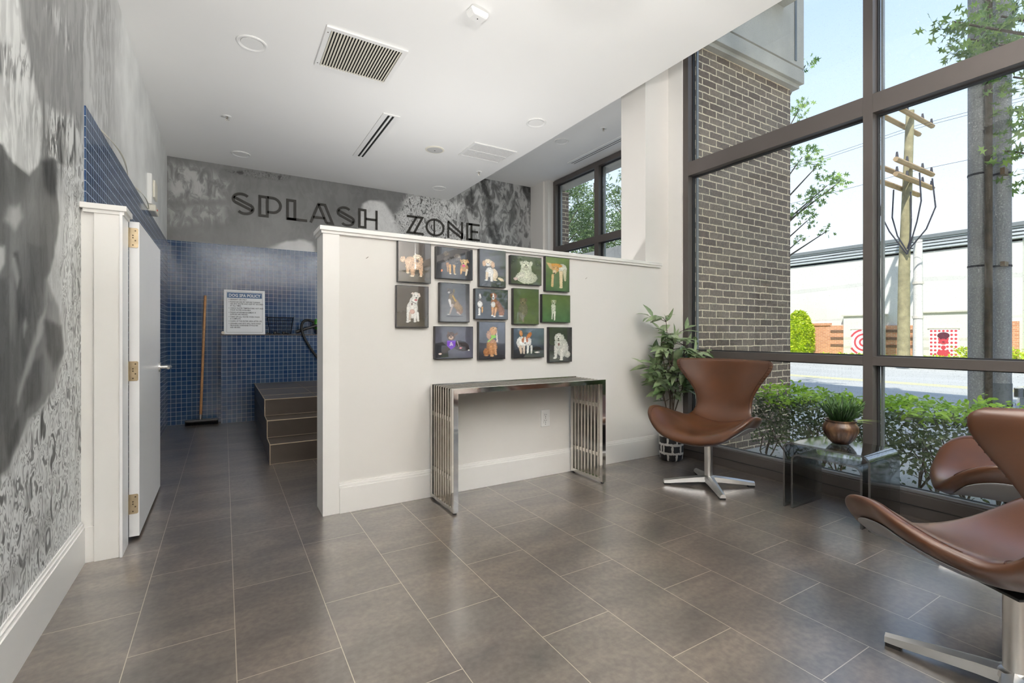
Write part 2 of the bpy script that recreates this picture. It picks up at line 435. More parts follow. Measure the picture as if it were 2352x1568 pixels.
# ------------------------------------------------------------------ room shell
XL, XR, YB, ZC, ZU = -0.565, 3.43, 6.81, 3.123, 3.56
YR = -3.6
b = bx(XL, 3.56, YR, 3.05, -0.12, 0); box(b, XL, 4.72, 3.05, YB, -0.12, 0)
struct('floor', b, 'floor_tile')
b = bx(XL - 0.1, 2.965, YR, YB + 0.1, ZC, ZU + 0.06); box(b, 2.965, 3.56, YR, 3.10, ZU, ZU + 0.06); box(b, 2.965, 4.70, 3.10, YB + 0.1, ZU, ZU + 0.06)
struct('ceiling', b, 'ceiling_paint')
wl = struct('wall_left', bx(XL - 0.12, XL, YR, YB + 0.12, 0, ZC), 'wall_paint')
wk = struct('wall_back', bx(XL, 5.0, YB, YB + 0.12, 0, ZU), 'wall_paint')
wr = struct('wall_rear', bx(XL, XR + 0.1, YR - 0.12, YR, 0, ZU), 'wall_paint')
# wood panelling and a dark doorway in the rear wall, mirrored in the glossy prints
obj('wood_panel', bx(0.2, 1.9, YR, YR + 0.03, 0.0, 2.6), 'rear_wood', wr)
obj('dark_panel', bx(1.95, 2.6, YR, YR + 0.03, 0.0, 2.7), 'rear_dark', wr)

def grid_mesh(name, fn, nu, nv, paint, mat, parent, thick=None):
    """regular grid fn(U,V)->(x,y,z arrays); paint(x,y,z)->rgb arrays as a colour attribute"""
    u = np.linspace(0, 1, nu); v = np.linspace(0, 1, nv); U, V = np.meshgrid(u, v)
    x, y, z = fn(U, V); co = np.stack([x.ravel(), y.ravel(), z.ravel()], 1)
    i = np.arange(nu * nv).reshape(nv, nu)
    f = np.stack([i[:-1, :-1].ravel(), i[:-1, 1:].ravel(), i[1:, 1:].ravel(), i[1:, :-1].ravel()], 1)
    me = bpy.data.meshes.new(name)
    me.vertices.add(len(co)); me.vertices.foreach_set('co', co.ravel().astype(np.float32))
    me.loops.add(f.size); me.loops.foreach_set('vertex_index', f.ravel().astype(np.int32))
    me.polygons.add(len(f)); me.polygons.foreach_set('loop_start', np.arange(0, f.size, 4, dtype=np.int32))
    try: me.polygons.foreach_set('loop_total', np.full(len(f), 4, dtype=np.int32))
    except Exception: pass
    me.update(calc_edges=True); me.validate()
    a = me.color_attributes.new('paint', 'FLOAT_COLOR', 'POINT')
    rgb = np.clip(paint(x, y, z), 0, 1).reshape(-1, 3)
    a.data.foreach_set('color', np.concatenate([rgb, np.ones((len(rgb), 1))], 1).ravel().astype(np.float32))
    me.materials.append(MATS[mat])
    o = bpy.data.objects.new(name, me); link(o, parent)
    return o
# ---- value noise in numpy
RS = np.random.RandomState(7); _T = RS.rand(256, 256)
def vnoise(x, y, s):
    x = x * s; y = y * s; xi = np.floor(x).astype(int); yi = np.floor(y).astype(int); fx = x - xi; fy = y - yi
    fx = fx * fx * (3 - 2 * fx); fy = fy * fy * (3 - 2 * fy)
    g = lambda a, b: _T[a % 256, b % 256]
    return (g(xi, yi) * (1 - fx) + g(xi + 1, yi) * fx) * (1 - fy) + (g(xi, yi + 1) * (1 - fx) + g(xi + 1, yi + 1) * fx) * fy
def fbm(x, y, s, o=4):
    r = 0; a = 0.5
    for k in range(o): r = r + a * vnoise(x + 3.7 * k, y + 9.1 * k, s * 2 ** k); a *= 0.5
    return r / (1 - 0.5 ** o)
def sstep(a, b, x):
    t = np.clip((x - a) / (b - a), 0, 1); return t * t * (3 - 2 * t)
def poly_mask(X, Y, pts, soft=6.0):
    """soft mask of a polygon: 1 inside"""
    n = len(pts); inside = np.zeros(X.shape, bool); dmin = np.full(X.shape, 1e9)
    for i in range(n):
        x0, y0 = pts[i]; x1, y1 = pts[(i + 1) % n]
        c = ((y0 > Y) != (y1 > Y)) & (X < (x1 - x0) * (Y - y0) / (y1 - y0 + 1e-12) + x0); inside ^= c
        ex, ey = x1 - x0, y1 - y0; L = ex * ex + ey * ey + 1e-12
        t = np.clip(((X - x0) * ex + (Y - y0) * ey) / L, 0, 1); d = np.hypot(X - x0 - t * ex, Y - y0 - t * ey); dmin = np.minimum(dmin, d)
    sd = np.where(inside, -dmin, dmin)
    return 1 - sstep(-soft, soft, sd)
def lay(a, m, v): return a * (1 - m) + v * m

def paint_left(x, y, z):
    px, py = to_px(x, y, z)
    wob = 14 * (fbm(y * 1.0, z, 5.0) - 0.5) * 2
    X = px + wob; Y = py + wob * 1.5
    tone = 0.40 + 0.10 * sstep(-50, 250, px) - 0.05 * sstep(200, 400, py) + 0 * px
    crk = np.zeros_like(px); stk = 0.12 + 0 * px
    k = poly_mask(X, Y, [(-80, -40), (38, -40), (60, 95), (96, 270), (95, 360), (72, 430), (20, 440), (-80, 330)], 6)
    tone = lay(tone, k, 0.96); stk = lay(stk, k, 0.30)
    k2 = poly_mask(X, Y, [(-40, 90), (60, 100), (80, 180), (40, 190), (-40, 150)], 10); stk = lay(stk, k2, 0.85)
    k2 = poly_mask(X, Y, [(10, 180), (95, 240), (90, 300), (60, 330), (10, 260)], 14); stk = lay(stk, k2, 0.5)
    for pp in ([(110, 20), (135, 20), (170, 110), (150, 110)], [(198, 100), (235, 120), (262, 260), (225, 245)]):
        m = poly_mask(X, Y, pp, 14); stk = lay(stk, m, 0.55); tone = lay(tone, m, 0.55)
    m = poly_mask(X, Y, [(240, 20), (290, 60), (285, 140), (262, 120)], 16); tone = lay(tone, m, 0.72); stk = lay(stk, m, 0.5)
    # splash above the tile and behind the post
    m = poly_mask(X, Y, [(115, 250), (140, 260), (190, 290), (200, 460), (150, 420), (110, 380)], 14); stk = lay(stk, m, 0.8); tone = lay(tone, m, 0.6)
    # swimmer's dark body
    dog = poly_mask(X, Y, [(-80, 300), (6, 330), (26, 372), (70, 405), (108, 360), (136, 368), (141, 420), (136, 520), (118, 590), (102, 640),
                          (104, 720), (112, 690), (126, 700), (142, 740), (140, 800), (126, 870), (108, 905), (70, 965), (44, 1010), (14, 1080), (-80, 1150)], 5)
    sh = 0.20 + 0.22 * fbm(y * 1.6, z * 0.5, 3.2, 3) + 0.15 * np.sin((px + 0.25 * py) / 23.0) * 0.5
    tone = lay(tone, dog, sh); crk = lay(crk, dog, 0.02); stk = lay(stk, dog, 0.05)
    halo = poly_mask(X, Y, [(128, 370), (146, 372), (158, 470), (148, 560), (142, 690), (150, 790), (128, 880), (60, 990), (20, 1090), (8, 1090), (48, 1000), (106, 908), (128, 872), (142, 790), (132, 700), (108, 640), (128, 560), (140, 500)], 4)
    tone = lay(tone, halo, 0.72); crk = lay(crk, halo, 0.1)
    ear = poly_mask(X, Y, [(12, 370), (24, 362), (40, 400), (44, 450), (34, 480), (20, 440)], 5); tone = lay(tone, ear, 0.30)
    tone = lay(tone, poly_mask(X, Y, [(20, 470), (46, 470), (52, 500), (30, 520), (8, 500)], 10) * dog, 0.62)
    for pp, v in (([(100, 375), (128, 372), (137, 430), (128, 470), (104, 430)], 0.10), ([(24, 580), (40, 575), (66, 740), (62, 770), (44, 740)], 0.10),
                  ([(-20, 640), (12, 640), (30, 800), (20, 930), (-20, 960)], 0.16), ([(107, 742), (120, 738), (137, 744), (138, 800), (122, 850), (108, 800)], 0.09),
                  ([(60, 850), (100, 820), (94, 900), (62, 950)], 0.13), ([(66, 560), (100, 560), (92, 640), (76, 690)], 0.14),
                  ([(22, 985), (44, 960), (38, 1010), (20, 1040)], 0.11)):
        tone = lay(tone, poly_mask(X, Y, pp, 7), v)
    for pp, v in (([(22, 578), (34, 590), (46, 640), (38, 662), (24, 610)], 0.50), ([(54, 748), (62, 736), (64, 752), (56, 776)], 0.5),
                  ([(88, 760), (110, 700), (104, 760), (60, 880), (42, 930), (36, 920)], 0.52), ([(-10, 560), (6, 560), (8, 600), (-10, 650)], 0.75)):
        tone = lay(tone, poly_mask(X, Y, pp, 6), v)
    # rippled water to the right and below
    wat = poly_mask(X, Y, [(138, 372), (230, 372), (230, 1250), (-120, 1700), (-120, 1160), (20, 1085), (64, 985), (128, 880), (152, 780), (144, 690), (134, 640), (146, 560), (158, 470)], 7)
    tone = lay(tone, wat, 0.48); crk = lay(crk, wat, 0.90); stk = lay(stk, wat, 0.05)
    m = poly_mask(X, Y, [(165, 420), (185, 420), (185, 1200), (172, 1200), (160, 900), (150, 600)], 8) * wat
    stk = lay(stk, m, 0.3)
    m = poly_mask(X, Y, [(60, 1240), (110, 1160), (126, 1180), (40, 1330), (0, 1380), (0, 1330)], 12); tone = lay(tone, m, 0.2); crk = lay(crk, m, 0.55)
    tone = tone * (1 - 0.35 * (1 - sstep(0, 5, np.abs(px - 19))) * sstep(500, 700, py))
    # above the tiled wall the print fades out into plain wall
    far = sstep(236, 292, px + 20 * (fbm(y, z, 8) - .5)) * sstep(2.965, 3.3, y)
    near = sstep(2.95, 2.97, y)
    tone = lay(tone, near * (1 - far) * 1.0, 0.62 + 0.12 * sstep(100, 320, py)); stk = lay(stk, near * (1 - far), 0.28)
    tone = lay(tone, far, 0.93); stk = lay(stk, far, 0.0); crk = lay(crk, far, 0.0)
    return np.stack([np.clip(tone, 0, 1) ** 1.6 * 1.1, crk, stk], -1)
ML = XL + 0.002
def fl(y0, y1, z0, z1):
    return lambda U, V: (np.full(U.shape, ML), y0 + (y1 - y0) * U, z0 + (z1 - z0) * V)
grid_mesh('mural', fl(1.15, 2.968, 0.0, ZC), 210, 360, paint_left, 'mural_print', wl)
grid_mesh('mural', fl(2.968, YB, 2.13, ZC), 200, 60, paint_left, 'mural_print', wl)
grid_mesh('mural', fl(YR, 1.15, 0.0, ZC), 60, 60, lambda x, y, z: np.stack([0.25 + 0 * x, 0.3 * vnoise(y, z, 1.2), 0.5 * vnoise(y + 4, z, 1.4)], -1), 'mural_print', wl)
obj('tile_cladding', bx(XL, XL + 0.008, 2.968, YB - 0.008, 0, 2.13), 'mosaic_left', wl)
bm = B()
for (y0, y1, amp) in ((3.30, 4.12, 0.028), (4.45, 5.2, 0.022)):
    for k in range(2):
        tube(bm, [(XL + 0.008 + amp * (1 - 0.3 * k) * math.sin(PI * i / 20), y0 + (y1 - y0) * i / 20, 2.133 + 0.012 * math.sin(PI * i / 20) + 0.006 * k) for i in range(21)], 0.0025, 5)
obj('peeling_edge', bm, 'cream_plastic', wl, label='loose cream edge of the wallpaper curling off above the tiles')

def paint_back(x, y, z):
    px, py = to_px(x, y, z)
    wob = 10 * (fbm(x * 1.0, z * 1.4, 5.0) - 0.5) * 2; X = px + wob; Y = py + wob
    tone = 0.40 - 0.06 * sstep(600, 800, px) + 0.04 * sstep(450, 560, py); crk = 0 * px; stk = 0 * px + 0.03
    m = poly_mask(X, Y, [(386, 375), (480, 395), (530, 430), (500, 450), (386, 455)], 16); stk = lay(stk, m, 0.35); tone = lay(tone, m, 0.5)
    m = poly_mask(X, Y, [(386, 475), (520, 480), (520, 505), (386, 520)], 12); tone = lay(tone, m, 0.48); stk = lay(stk, m, 0.25)
    m = poly_mask(X, Y, [(515, 392), (600, 392), (668, 402), (660, 412), (560, 405)], 5); tone = lay(tone, m, 0.16); crk = lay(crk, m, 0.2)
    m = poly_mask(X, Y, [(615, 572), (650, 560), (690, 553), (720, 560), (724, 590), (640, 585)], 5); tone = lay(tone, m, 0.86)
    m = poly_mask(X, Y, [(835, 470), (850, 458), (878, 462), (890, 478), (905, 500), (930, 530), (930, 600), (820, 600), (822, 520)], 5); tone = lay(tone, m, 0.86); crk = lay(crk, m, 0.10)
    m = poly_mask(X, Y, [(940, 440), (1000, 455), (1060, 470), (1085, 560), (1085, 600), (925, 600), (920, 530), (905, 490)], 12); tone = lay(tone, m, 0.42); crk = lay(crk, m, 0.72)
    m = poly_mask(X, Y, [(1010, 460), (1100, 405), (1225, 405), (1225, 640), (1080, 640), (1070, 540)], 10); tone = lay(tone, m, 0.44 + 0.1 * sstep(480, 560, py)); stk = lay(stk, m, 0.42)
    for pp, v in (([(1070, 440), (1085, 430), (1095, 470), (1086, 490), (1072, 470)], 0.10), ([(1100, 400), (1118, 404), (1130, 470), (1130, 520), (1146, 570), (1130, 570), (1118, 520), (1110, 450)], 0.09),
                  ([(1190, 415), (1225, 425), (1225, 480), (1205, 450)], 0.05), ([(1196, 540), (1206, 560), (1212, 590), (1200, 600)], 0.1), ([(1135, 505), (1150, 520), (1150, 560), (1138, 545)], 0.16)):
        m = poly_mask(X, Y, pp, 6); tone = lay(tone, m, v); stk = lay(stk, m, 0.08); crk = lay(crk, m, 0.05)
    m = poly_mask(X, Y, [(1150, 430), (1180, 450), (1225, 560), (1225, 620), (1160, 560)], 14); tone = lay(tone, m, 0.36); stk = lay(stk, m, 0.35)
    return np.stack([np.clip(tone, 0, 1) ** 1.6 * 1.05, crk, stk], -1)
grid_mesh('mural', lambda U, V: (XL + (4.49 - XL) * U, np.full(U.shape, YB - 0.002), 2.15 + (ZU - 2.15) * V), 420, 120, paint_back, 'mural_print', wk)
obj('tile_cladding', bx(XL, 4.4, YB - 0.008, YB, 0, 2.15), 'mosaic_back', wk)

# ledge wall, tiled
le = struct('wall_ledge', bx(-0.027, 4.3, 6.65, YB - 0.008, 0, 1.045), 'mosaic_back')
obj('ledge_top', bx(-0.032, 4.3, 6.645, YB - 0.008, 1.045, 1.057, bev=0.003), 'step_tile', le)
obj('side_cladding', bx(-0.029, -0.0265, 6.65, YB - 0.008, 0, 1.045), 'mosaic_left', le)

# half-height divider wall
dv = struct('wall_divider', bx(0.50, 3.30, 2.945, 3.12, 0, 1.64), 'wall_paint')
b = bx(0.490, 0.583, 2.933, 3.13, 0, 1.64, bev=0.002)
obj('corner_board', b, 'trim_paint', dv)
def cap(x0, x1, y0, y1, z, o=0.018):
    b = bx(x0 - o, x1 + o, y0 - o, y1 + o, z, z + 0.026, bev=0.003)
    box(b, x0 - o * .45, x1 + o * .45, y0 - o * .45, y1 + o * .45, z - 0.016, z)
    return b
struct('trim_1', cap(0.490, 3.285, 2.935, 3.13, 1.656), 'trim_paint')
def baseboard(x0, x1, y0, y1):
    b = bx(x0, x1, y0, y1, 0, 0.148)
    return b
b = bx(0.583, 3.31, 2.927, 2.945, 0, 0.150, bev=0.0015); box(b, 0.583, 3.31, 2.931, 2.945, 0.150, 0.164); box(b, 0.583, 3.31, 2.937, 2.945, 0.164, 0.176)
struct('baseboard_divider', b, 'trim_paint')
bb = bx(XL, XL + 0.018, YR, 2.905, 0, 0.165); box(bb, XL, XL + 0.013, YR, 2.905, 0.165, 0.18); box(bb, XL, XL + 0.007, YR, 2.905, 0.18, 0.192)
struct('baseboard_left', bb, 'trim_paint')
b = bx(2.6, XR, YR, YR + 0.015, 0, 0.16)
struct('baseboard_rear', b, 'trim_paint')

# left stub post with the gate jamb
ps = struct('wall_jamb', bx(XL, -0.42, 2.912, 3.03, 0, 1.63), 'trim_paint')
obj('casing_board', bx(-0.515, -0.418, 2.893, 2.914, 0, 1.63, bev=0.002), 'trim_paint', ps)
obj('jamb_lining', bx(-0.421, -0.410, 2.885, 3.045, 0, 1.63, bev=0.001), 'door_paint', ps)
obj('base_block', bx(XL, -0.514, 2.90, 2.915, 0, 0.165, bev=0.002), 'trim_paint', ps)
struct('trim_2', cap(XL + 0.02, -0.412, 2.895, 3.04, 1.632), 'trim_paint')

# the gate-height door standing open against the tiled wall
d = thing('door_1', None, None, (0, 0, 0)); d['kind'] = 'structure'
obj('door_leaf', bx(-0.415, -0.372, 3.10, 4.04, 0.018, 1.63, bev=0.0015), 'door_paint', d)
for z in (1.547, 0.865, 0.185):
    pl = []
    bm = B()
    P = [(-0.419, z - 0.05), (-0.381, z - 0.05), (-0.3765, z - 0.0455), (-0.3765, z + 0.0455), (-0.381, z + 0.05), (-0.419, z + 0.05)]
    prism(bm, [(a, b2) for a, b2 in P], frame_mat((0, 3.0965, 0), (1, 0, 0), (0, 0, 1), (0, 1, 0)), 0.003)
    tube(bm, [(-0.419, 3.094, z - 0.05), (-0.419, 3.094, z + 0.05)], 0.0055, 10)
    h = obj('hinge', bm, 'brass_plate', d, label='tan brass butt hinge on the door edge')
    bm = B()
    for (dx, dz) in ((-0.388, 0.036), (-0.398, 0.012), (-0.388, -0.014), (-0.398, -0.037), (-0.398, 0.0)):
        tube(bm, [(dx, 3.0955, z + dz), (dx, 3.0975, z + dz)], 0.0036, 10)
    obj('screw', bm, 'dark_screw', h)
bm = B(); tube(bm, [(-0.372, 3.965, 0.835), (-0.362, 3.965, 0.835)], 0.032, 24)
tube(bm, [(-0.428, 3.965, 0.835), (-0.415, 3.965, 0.835)], 0.032, 24)
hd = obj('handle_rose', bm, 'chrome', d, smooth=True)
bm = B(); tube(bm, [(-0.362, 3.965, 0.835), (-0.318, 3.965, 0.835)], 0.011, 14)
tube(bm, [(-0.312, 3.975, 0.835), (-0.312, 3.94, 0.835), (-0.312, 3.86, 0.832)], [0.011, 0.011, 0.008], 14)
obj('lever', bm, 'chrome', hd, smooth=True)

# tiled steps up to the washing tub
st = thing('tiled_steps', 'brown tiled three-step stair with pale grout edges below the blue ledge', 'steps', (0.32, 4.32, 0))
lev = [(4.32, 0.162), (4.614, 0.31), (4.894, 0.46)]
for i, (y, z) in enumerate(lev):
    z0 = 0 if i == 0 else lev[i - 1][1]
    y1 = lev[i + 1][0] if i < 2 else 6.648
    obj('step', bx(0.002, 2.6, y - 4.32, 6.64 - 4.32, z0, z - 0.002), 'step_tile', st)
bm = B()
for i, (y, z) in enumerate(lev):
    z0 = 0 if i == 0 else lev[i - 1][1]; yy = y - 4.32
    tube(bm, [(0, yy - 0.001, z), (2.6, yy - 0.001, z)], 0.0045, 6)
    tube(bm, [(0, yy - 0.001, z0), (0, yy - 0.001, z)], 0.0045, 6)
    tube(bm, [(0, yy, z), (0, (lev[i + 1][0] if i < 2 else 6.64) - 4.32, z)], 0.004, 6)
    tube(bm, [(0, yy + 0.0, z0 + 0.004), (2.6, yy, z0 + 0.004)], 0.002, 5)
    for k in range(1, 5):
        X = 0.47 * k - 0.02 + 0.03 * (2 - i)
        tube(bm, [(X, yy - 0.0005, z0), (X, yy - 0.0005, z)], 0.0016, 5)
        Yt = (lev[i + 1][0] if i < 2 else 6.64) - 4.32
        tube(bm, [(X, yy, z), (X, Yt, z)], 0.0014, 5)
for Y in (5.25, 5.85):
    tube(bm, [(0, Y - 4.32, 0.46), (2.6, Y - 4.32, 0.46)], 0.0014, 5)
obj('grout_lines', bm, 'grout_light', st, label='pale grout along the step edges')

# white column between divider and glazing, rear corner pilaster
struct('wall_column', bx(3.13, 3.43, 2.955, 3.25, 0, ZU), 'wall_paint')
b = bx(3.415, 3.455, 2.805, 2.956, 0, ZU); struct('wall_return', b, 'trim_paint')
struct('wall_party', bx(3.43, 4.62, 3.05, 3.25, 0, ZU), 'wall_paint')
b = bx(4.47, 4.66, 6.44, YB, 0, ZU); box(b, 4.50, 4.66, 6.34, 6.44, 0, ZU)
struct('wall_pilaster', b, 'wall_paint')

# ---- window_1: the big storefront glazing
w1 = thing('window_1', None, None); w1['kind'] = 'structure'
def vbar(y0, y1, z0, z1, x0=3.43, name='mullion', par=w1):
    bm = bx(x0, x0 + 0.09, y0, y1, z0, z1, bev=0.0015)
    obj(name, bm, 'frame_bronze', par)
def seal(y0, y1, z0, z1, x0, par=w1):
    bm = B(); g = 0.008
    for a, bb_, c, d_ in ((y0, y0 + g, z0, z1), (y1 - g, y1, z0, z1), (y0 + g, y1 - g, z0, z0 + g), (y0 + g, y1 - g, z1 - g, z1)):
        box(bm, x0 + 0.030, x0 + 0.042, a, bb_, c, d_)
        box(bm, x0 + 0.046, x0 + 0.06, a - 0, bb_, c, d_)
    obj('glazing_seal', bm, 'frame_seal', par)
ZT = ZU - 0.02
mull = [(2.752, 2.805), (1.381, 1.434), (0.01, 0.063), (-1.361, -1.308), (-2.732, -2.679), (YR, YR + .05)]
for y0, y1 in mull: vbar(y0, y1, 0.135, ZT)
for k in range(len(mull) - 1):
    ya, yb = mull[k + 1][1], mull[k][0]
    for z0, z1 in ((2.42, 2.537), (0.862, 0.917)):
        obj('transom', bx(3.428, 3.52, ya, yb, z0, z1, bev=0.0015), 'frame_bronze', w1)
    for z0, z1 in ((0.137, 0.862), (0.917, 2.42), (2.537, ZT)):
        seal(ya, yb, z0, z1, 3.455)
        obj('pane', bx(3.499, 3.503, ya + 0.001, yb - 0.001, z0 + 0.001, z1 - 0.001), 'window_glass', w1)
        bm = B()
        for a, c in ((ya + 0.008, ya + 0.02), (yb - 0.02, yb - 0.008)): box(bm, 3.52, 3.545, a, c, z0, z1)
        obj('outer_bead', bm, 'frame_stop', w1)
b = bx(3.42, 3.56, YR, 2.805, 0.0, 0.128, bev=0.002); box(b, 3.428, 3.52, YR, 2.805, 0.128, 0.137)
obj('sill', b, 'frame_bronze', w1)
obj('sill_strip', bx(3.416, 3.4205, YR, 2.805, 0.062, 0.066), 'frame_seal', w1)
obj('sill_bead', bx(3.462, 3.52, YR, 2.752, 0.137, 0.145), 'frame_stop', w1)
obj('head', bx(3.43, 3.52, YR, 2.805, ZT, ZU), 'frame_bronze', w1)

# ---- window_2: back-room glazing
w2 = thing('window_2', None, None); w2['kind'] = 'structure'
X2 = 4.60
for y0, y1 in ((6.27, 6.335), (5.235, 5.325), (3.95, 4.04), (3.25, 3.31)):
    obj('mullion', bx(X2, X2 + 0.08, y0, y1, 0.1, 3.49), 'frame_bronze', w2)
for z0, z1 in ((2.375, 2.475), (3.475, 3.54), (0.0, 0.12)):
    obj('transom', bx(X2 - 0.002, X2 + 0.082, 3.25, 6.335, z0, z1), 'frame_bronze', w2)
for ya, yb in ((5.325, 6.27), (4.04, 5.235), (3.31, 3.95)):
    for z0, z1 in ((2.475, 3.475), (0.12, 2.375)):
        seal(ya, yb, z0, z1, X2 + 0.02, w2)
        obj('pane', bx(X2 + 0.066, X2 + 0.070, ya, yb, z0, z1), 'window_glass', w2)
        bm = B(); box(bm, X2 + .08, X2 + .11, yb - 0.035, yb - 0.01, z0, z1); box(bm, X2 + .08, X2 + .11, ya + 0.01, ya + 0.03, z0, z1)
        obj('outer_bead', bm, 'frame_stop', w2)
# ------------------------------------------------------------------ ceiling fittings
LAMP_E = 5.0
def downlight(x, y, z, label, group='round recessed ceiling downlights', e=1.0):
    t = thing('recessed_downlight', label, 'ceiling light', (x, y, z), 0, group)
    bm = lathe(B(), [(0.098, 0.0), (0.098, -0.006), (0.090, -0.009), (0.076, -0.004), (0.072, 0.0)], 40)
    obj('trim_ring', bm, 'white_plastic', t, smooth=True)
    bm = lathe(B(), [(0.0715, -0.001), (0.0715, -0.005), (0.0, -0.006)][:2], 36)
    obj('lens', bm, 'white_plastic', t)
    if e and LAMP_E: lamp('downlight_lamp', 'AREA', (x, y, z - 0.012), LAMP_E * e, (1.0, 0.97, 0.93), (0, 0, 0), shape='DISK', size=0.14)
    return t
downlight(0.172, 3.868, ZC, 'round white downlight between the left wall and the big square vent', e=0)
downlight(2.612, 3.880, ZC, 'round white downlight above the divider, near the edge of the lowered ceiling', e=0)
downlight(0.169, 6.300, ZC, 'small-looking round downlight near the mural wall, above the blue tiles', e=0)
downlight(2.606, 6.322, ZC, 'round downlight closest to the mural wall and the ceiling corner', e=0)
downlight(3.747, 4.98, ZU, 'round downlight on the higher ceiling beside the rear window')
downlight(0.172, 1.43, ZC, 'round downlight over the front of the room', e=0)
downlight(2.612, 1.43, ZC, 'round downlight over the brown chairs', e=0)
for (x, y) in ((0.172, -1.01), (2.612, -1.01)):
    downlight(x, y, ZC, 'round downlight over the unseen rear of the room', e=0)

def pendant(x, y, z, e, label):
    t = thing('pendant_lamp', label, 'lamp', (x, y, z), 0, 'white saucer pendants')
    obj('cord', tube(B(), [(0, 0, 0.03), (0, 0, ZC - z - 0.02)], 0.004, 8), 'white_plastic', t)
    obj('canopy', lathe(B(), [(0.05, ZC - z - 0.025), (0.055, ZC - z)], 24), 'white_plastic', t)
    obj('lamp_shade', lathe(B(), [(0.02, -0.004), (0.10, 0.0), (0.20, 0.03), (0.20, 0.036), (0.10, 0.006), (0.02, 0.002)], 48), 'white_plastic', t, smooth=True)
    if e: lamp('fill_uplight', 'AREA', (x, y, z + 0.04), e, (1.0, 0.97, 0.94), (PI, 0, 0), shape='DISK', size=0.38)
UP = 66.0  # strength of the four pendants added out of view to lift the ceiling
pendant(1.5, 1.21, 2.72, 0, 'white saucer pendant lamp mirrored in the tall window')
for (x, y, lab) in ((0.6, -0.9, 'near the front of the mural wall'), (2.4, -0.9, 'behind the nearest brown chair'), (0.6, -2.7, 'in the rear left of the room'), (2.4, -2.7, 'in the rear right of the room')):
    pendant(x, y, 1.95, UP, 'added unseen white saucer uplight pendant ' + lab)

def added_torchiere(x, y, h, e, label):  # unseen uplights added to brighten the ceiling and walls
    t = thing('added_floor_lamp', label, 'lamp', (x, y, 0), 0)
    obj('base', lathe(B(), [(0.13, 0), (0.13, 0.012), (0.02, 0.03), (0.012, 0.05)], 32), 'stainless', t, smooth=True)
    obj('pole', tube(B(), [(0, 0, 0.04), (0, 0, h - 0.05)], 0.012, 12), 'stainless', t, smooth=True)
    obj('lamp_shade', lathe(B(), [(0.02, h - 0.07), (0.12, h - 0.04), (0.17, h), (0.165, h), (0.115, h - 0.034), (0.02, h - 0.062)], 40), 'white_plastic', t, smooth=True)
    lamp('fill_bulb', 'AREA', (x, y, h + 0.005), e, (1.0, 0.975, 0.95), (PI, 0, 0), shape='DISK', size=0.30)
added_torchiere(1.9, 4.05, 0.7, 20.0, 'added uplight floor lamp, unseen behind the divider wall')
added_torchiere(-0.34, 0.30, 1.25, 50.0, 'added uplight floor lamp, out of view by the left mural wall')

# return-air grille
t = thing('return_air_grille', 'large square white ceiling grille with dark slots between close louvres', 'vent', (0.872, 3.650, ZC), 0)
a, w = 0.28, 0.272
b = B(); fw = 0.032
for q in ((-a, a, -w, -w + fw), (-a, a, w - fw, w), (-a, -a + fw, -w + fw, w - fw), (a - fw, a, -w + fw, w - fw)): box(b, *q, -0.012, 0)
obj('frame', b, 'white_plastic', t)
b = B()
for i in range(24):
    x = -a + fw + 0.010 + i * (2 * (a - fw) - 0.02) / 23
    M = Matrix.Translation((x, 0, -0.006)) @ Matrix.Rotation(0.5, 4, 'Y')
    box(b, -0.0045, 0.0045, -w + fw, w - fw, -0.007, 0.007, M=M)
obj('louvre', b, 'cream_plastic', t)
obj('duct_opening', bx(-a + fw, a - fw, -w + fw, w - fw, -0.0012, 0), 'shadow_gap', t)
for sy in (-1, 1): obj('screw', tube(B(), [(-a + .016, sy * (w - .06), -0.014), (-a + .016, sy * (w - .06), -0.011)], 0.004, 8), 'dark_screw', t)
def slot(x0, x1, y0, y1, z, label, slots):
    t = thing('slot_diffuser', label, 'vent', ((x0 + x1) / 2, (y0 + y1) / 2, z), 0)
    a, w = (x1 - x0) / 2, (y1 - y0) / 2; b = B(); e = 0.02
    n = slots; f = (2 * a) / (2 * n + 1) if n > 1 else a
    box(box(b, -a, a, -w, -w + e, -0.008, 0), -a, a, w - e, w, -0.008, 0)
    s = B(); gx = a * 2
    edges = [-a, -a + 0.34 * gx] if n == 2 else [-a, -a + .25 * gx]
    box(b, -a, -a + 0.30 * gx, -w + e, w - e, -0.008, 0); box(s, -a + 0.30 * gx, -a + 0.44 * gx, -w + e, w - e, -0.002, 0)
    box(b, -a + 0.44 * gx, -a + 0.56 * gx, -w + e, w - e, -0.008, 0); box(s, -a + 0.56 * gx, -a + 0.70 * gx, -w + e, w - e, -0.002, 0)
    box(b, -a + 0.70 * gx, a, -w + e, w - e, -0.008, 0)
    obj('frame', b, 'white_plastic', t); obj('slot_opening', s, 'shadow_gap', t)
slot(1.275, 1.435, 4.44, 5.69, ZC, 'long white slot diffuser with two black slots beside the square vent', 2)
slot(4.29, 4.45, 4.33, 5.56, ZU, 'long slot diffuser on the higher ceiling in front of the rear window', 2)
t = thing('supply_register', 'white rectangular ceiling register with two fine perforated fields', 'vent', (2.573, 4.815, ZC), 0)
a, w = 0.267, 0.208; b = B(); fw = 0.024
for q in ((-a, a, -w, -w + fw), (-a, a, w - fw, w), (-a, -a + fw, -w + fw, w - fw), (a - fw, a, -w + fw, w - fw), (-a + fw, a - fw, -0.008, 0.008)): box(b, *q, -0.010, 0)
obj('frame', b, 'white_plastic', t)
b = B()
for i in range(40):
    x = -a + fw + (i + 0.5) * 2 * (a - fw) / 40; box(b, x - 0.0035, x + 0.0035, -w + fw, w - fw, -0.007, -0.003)
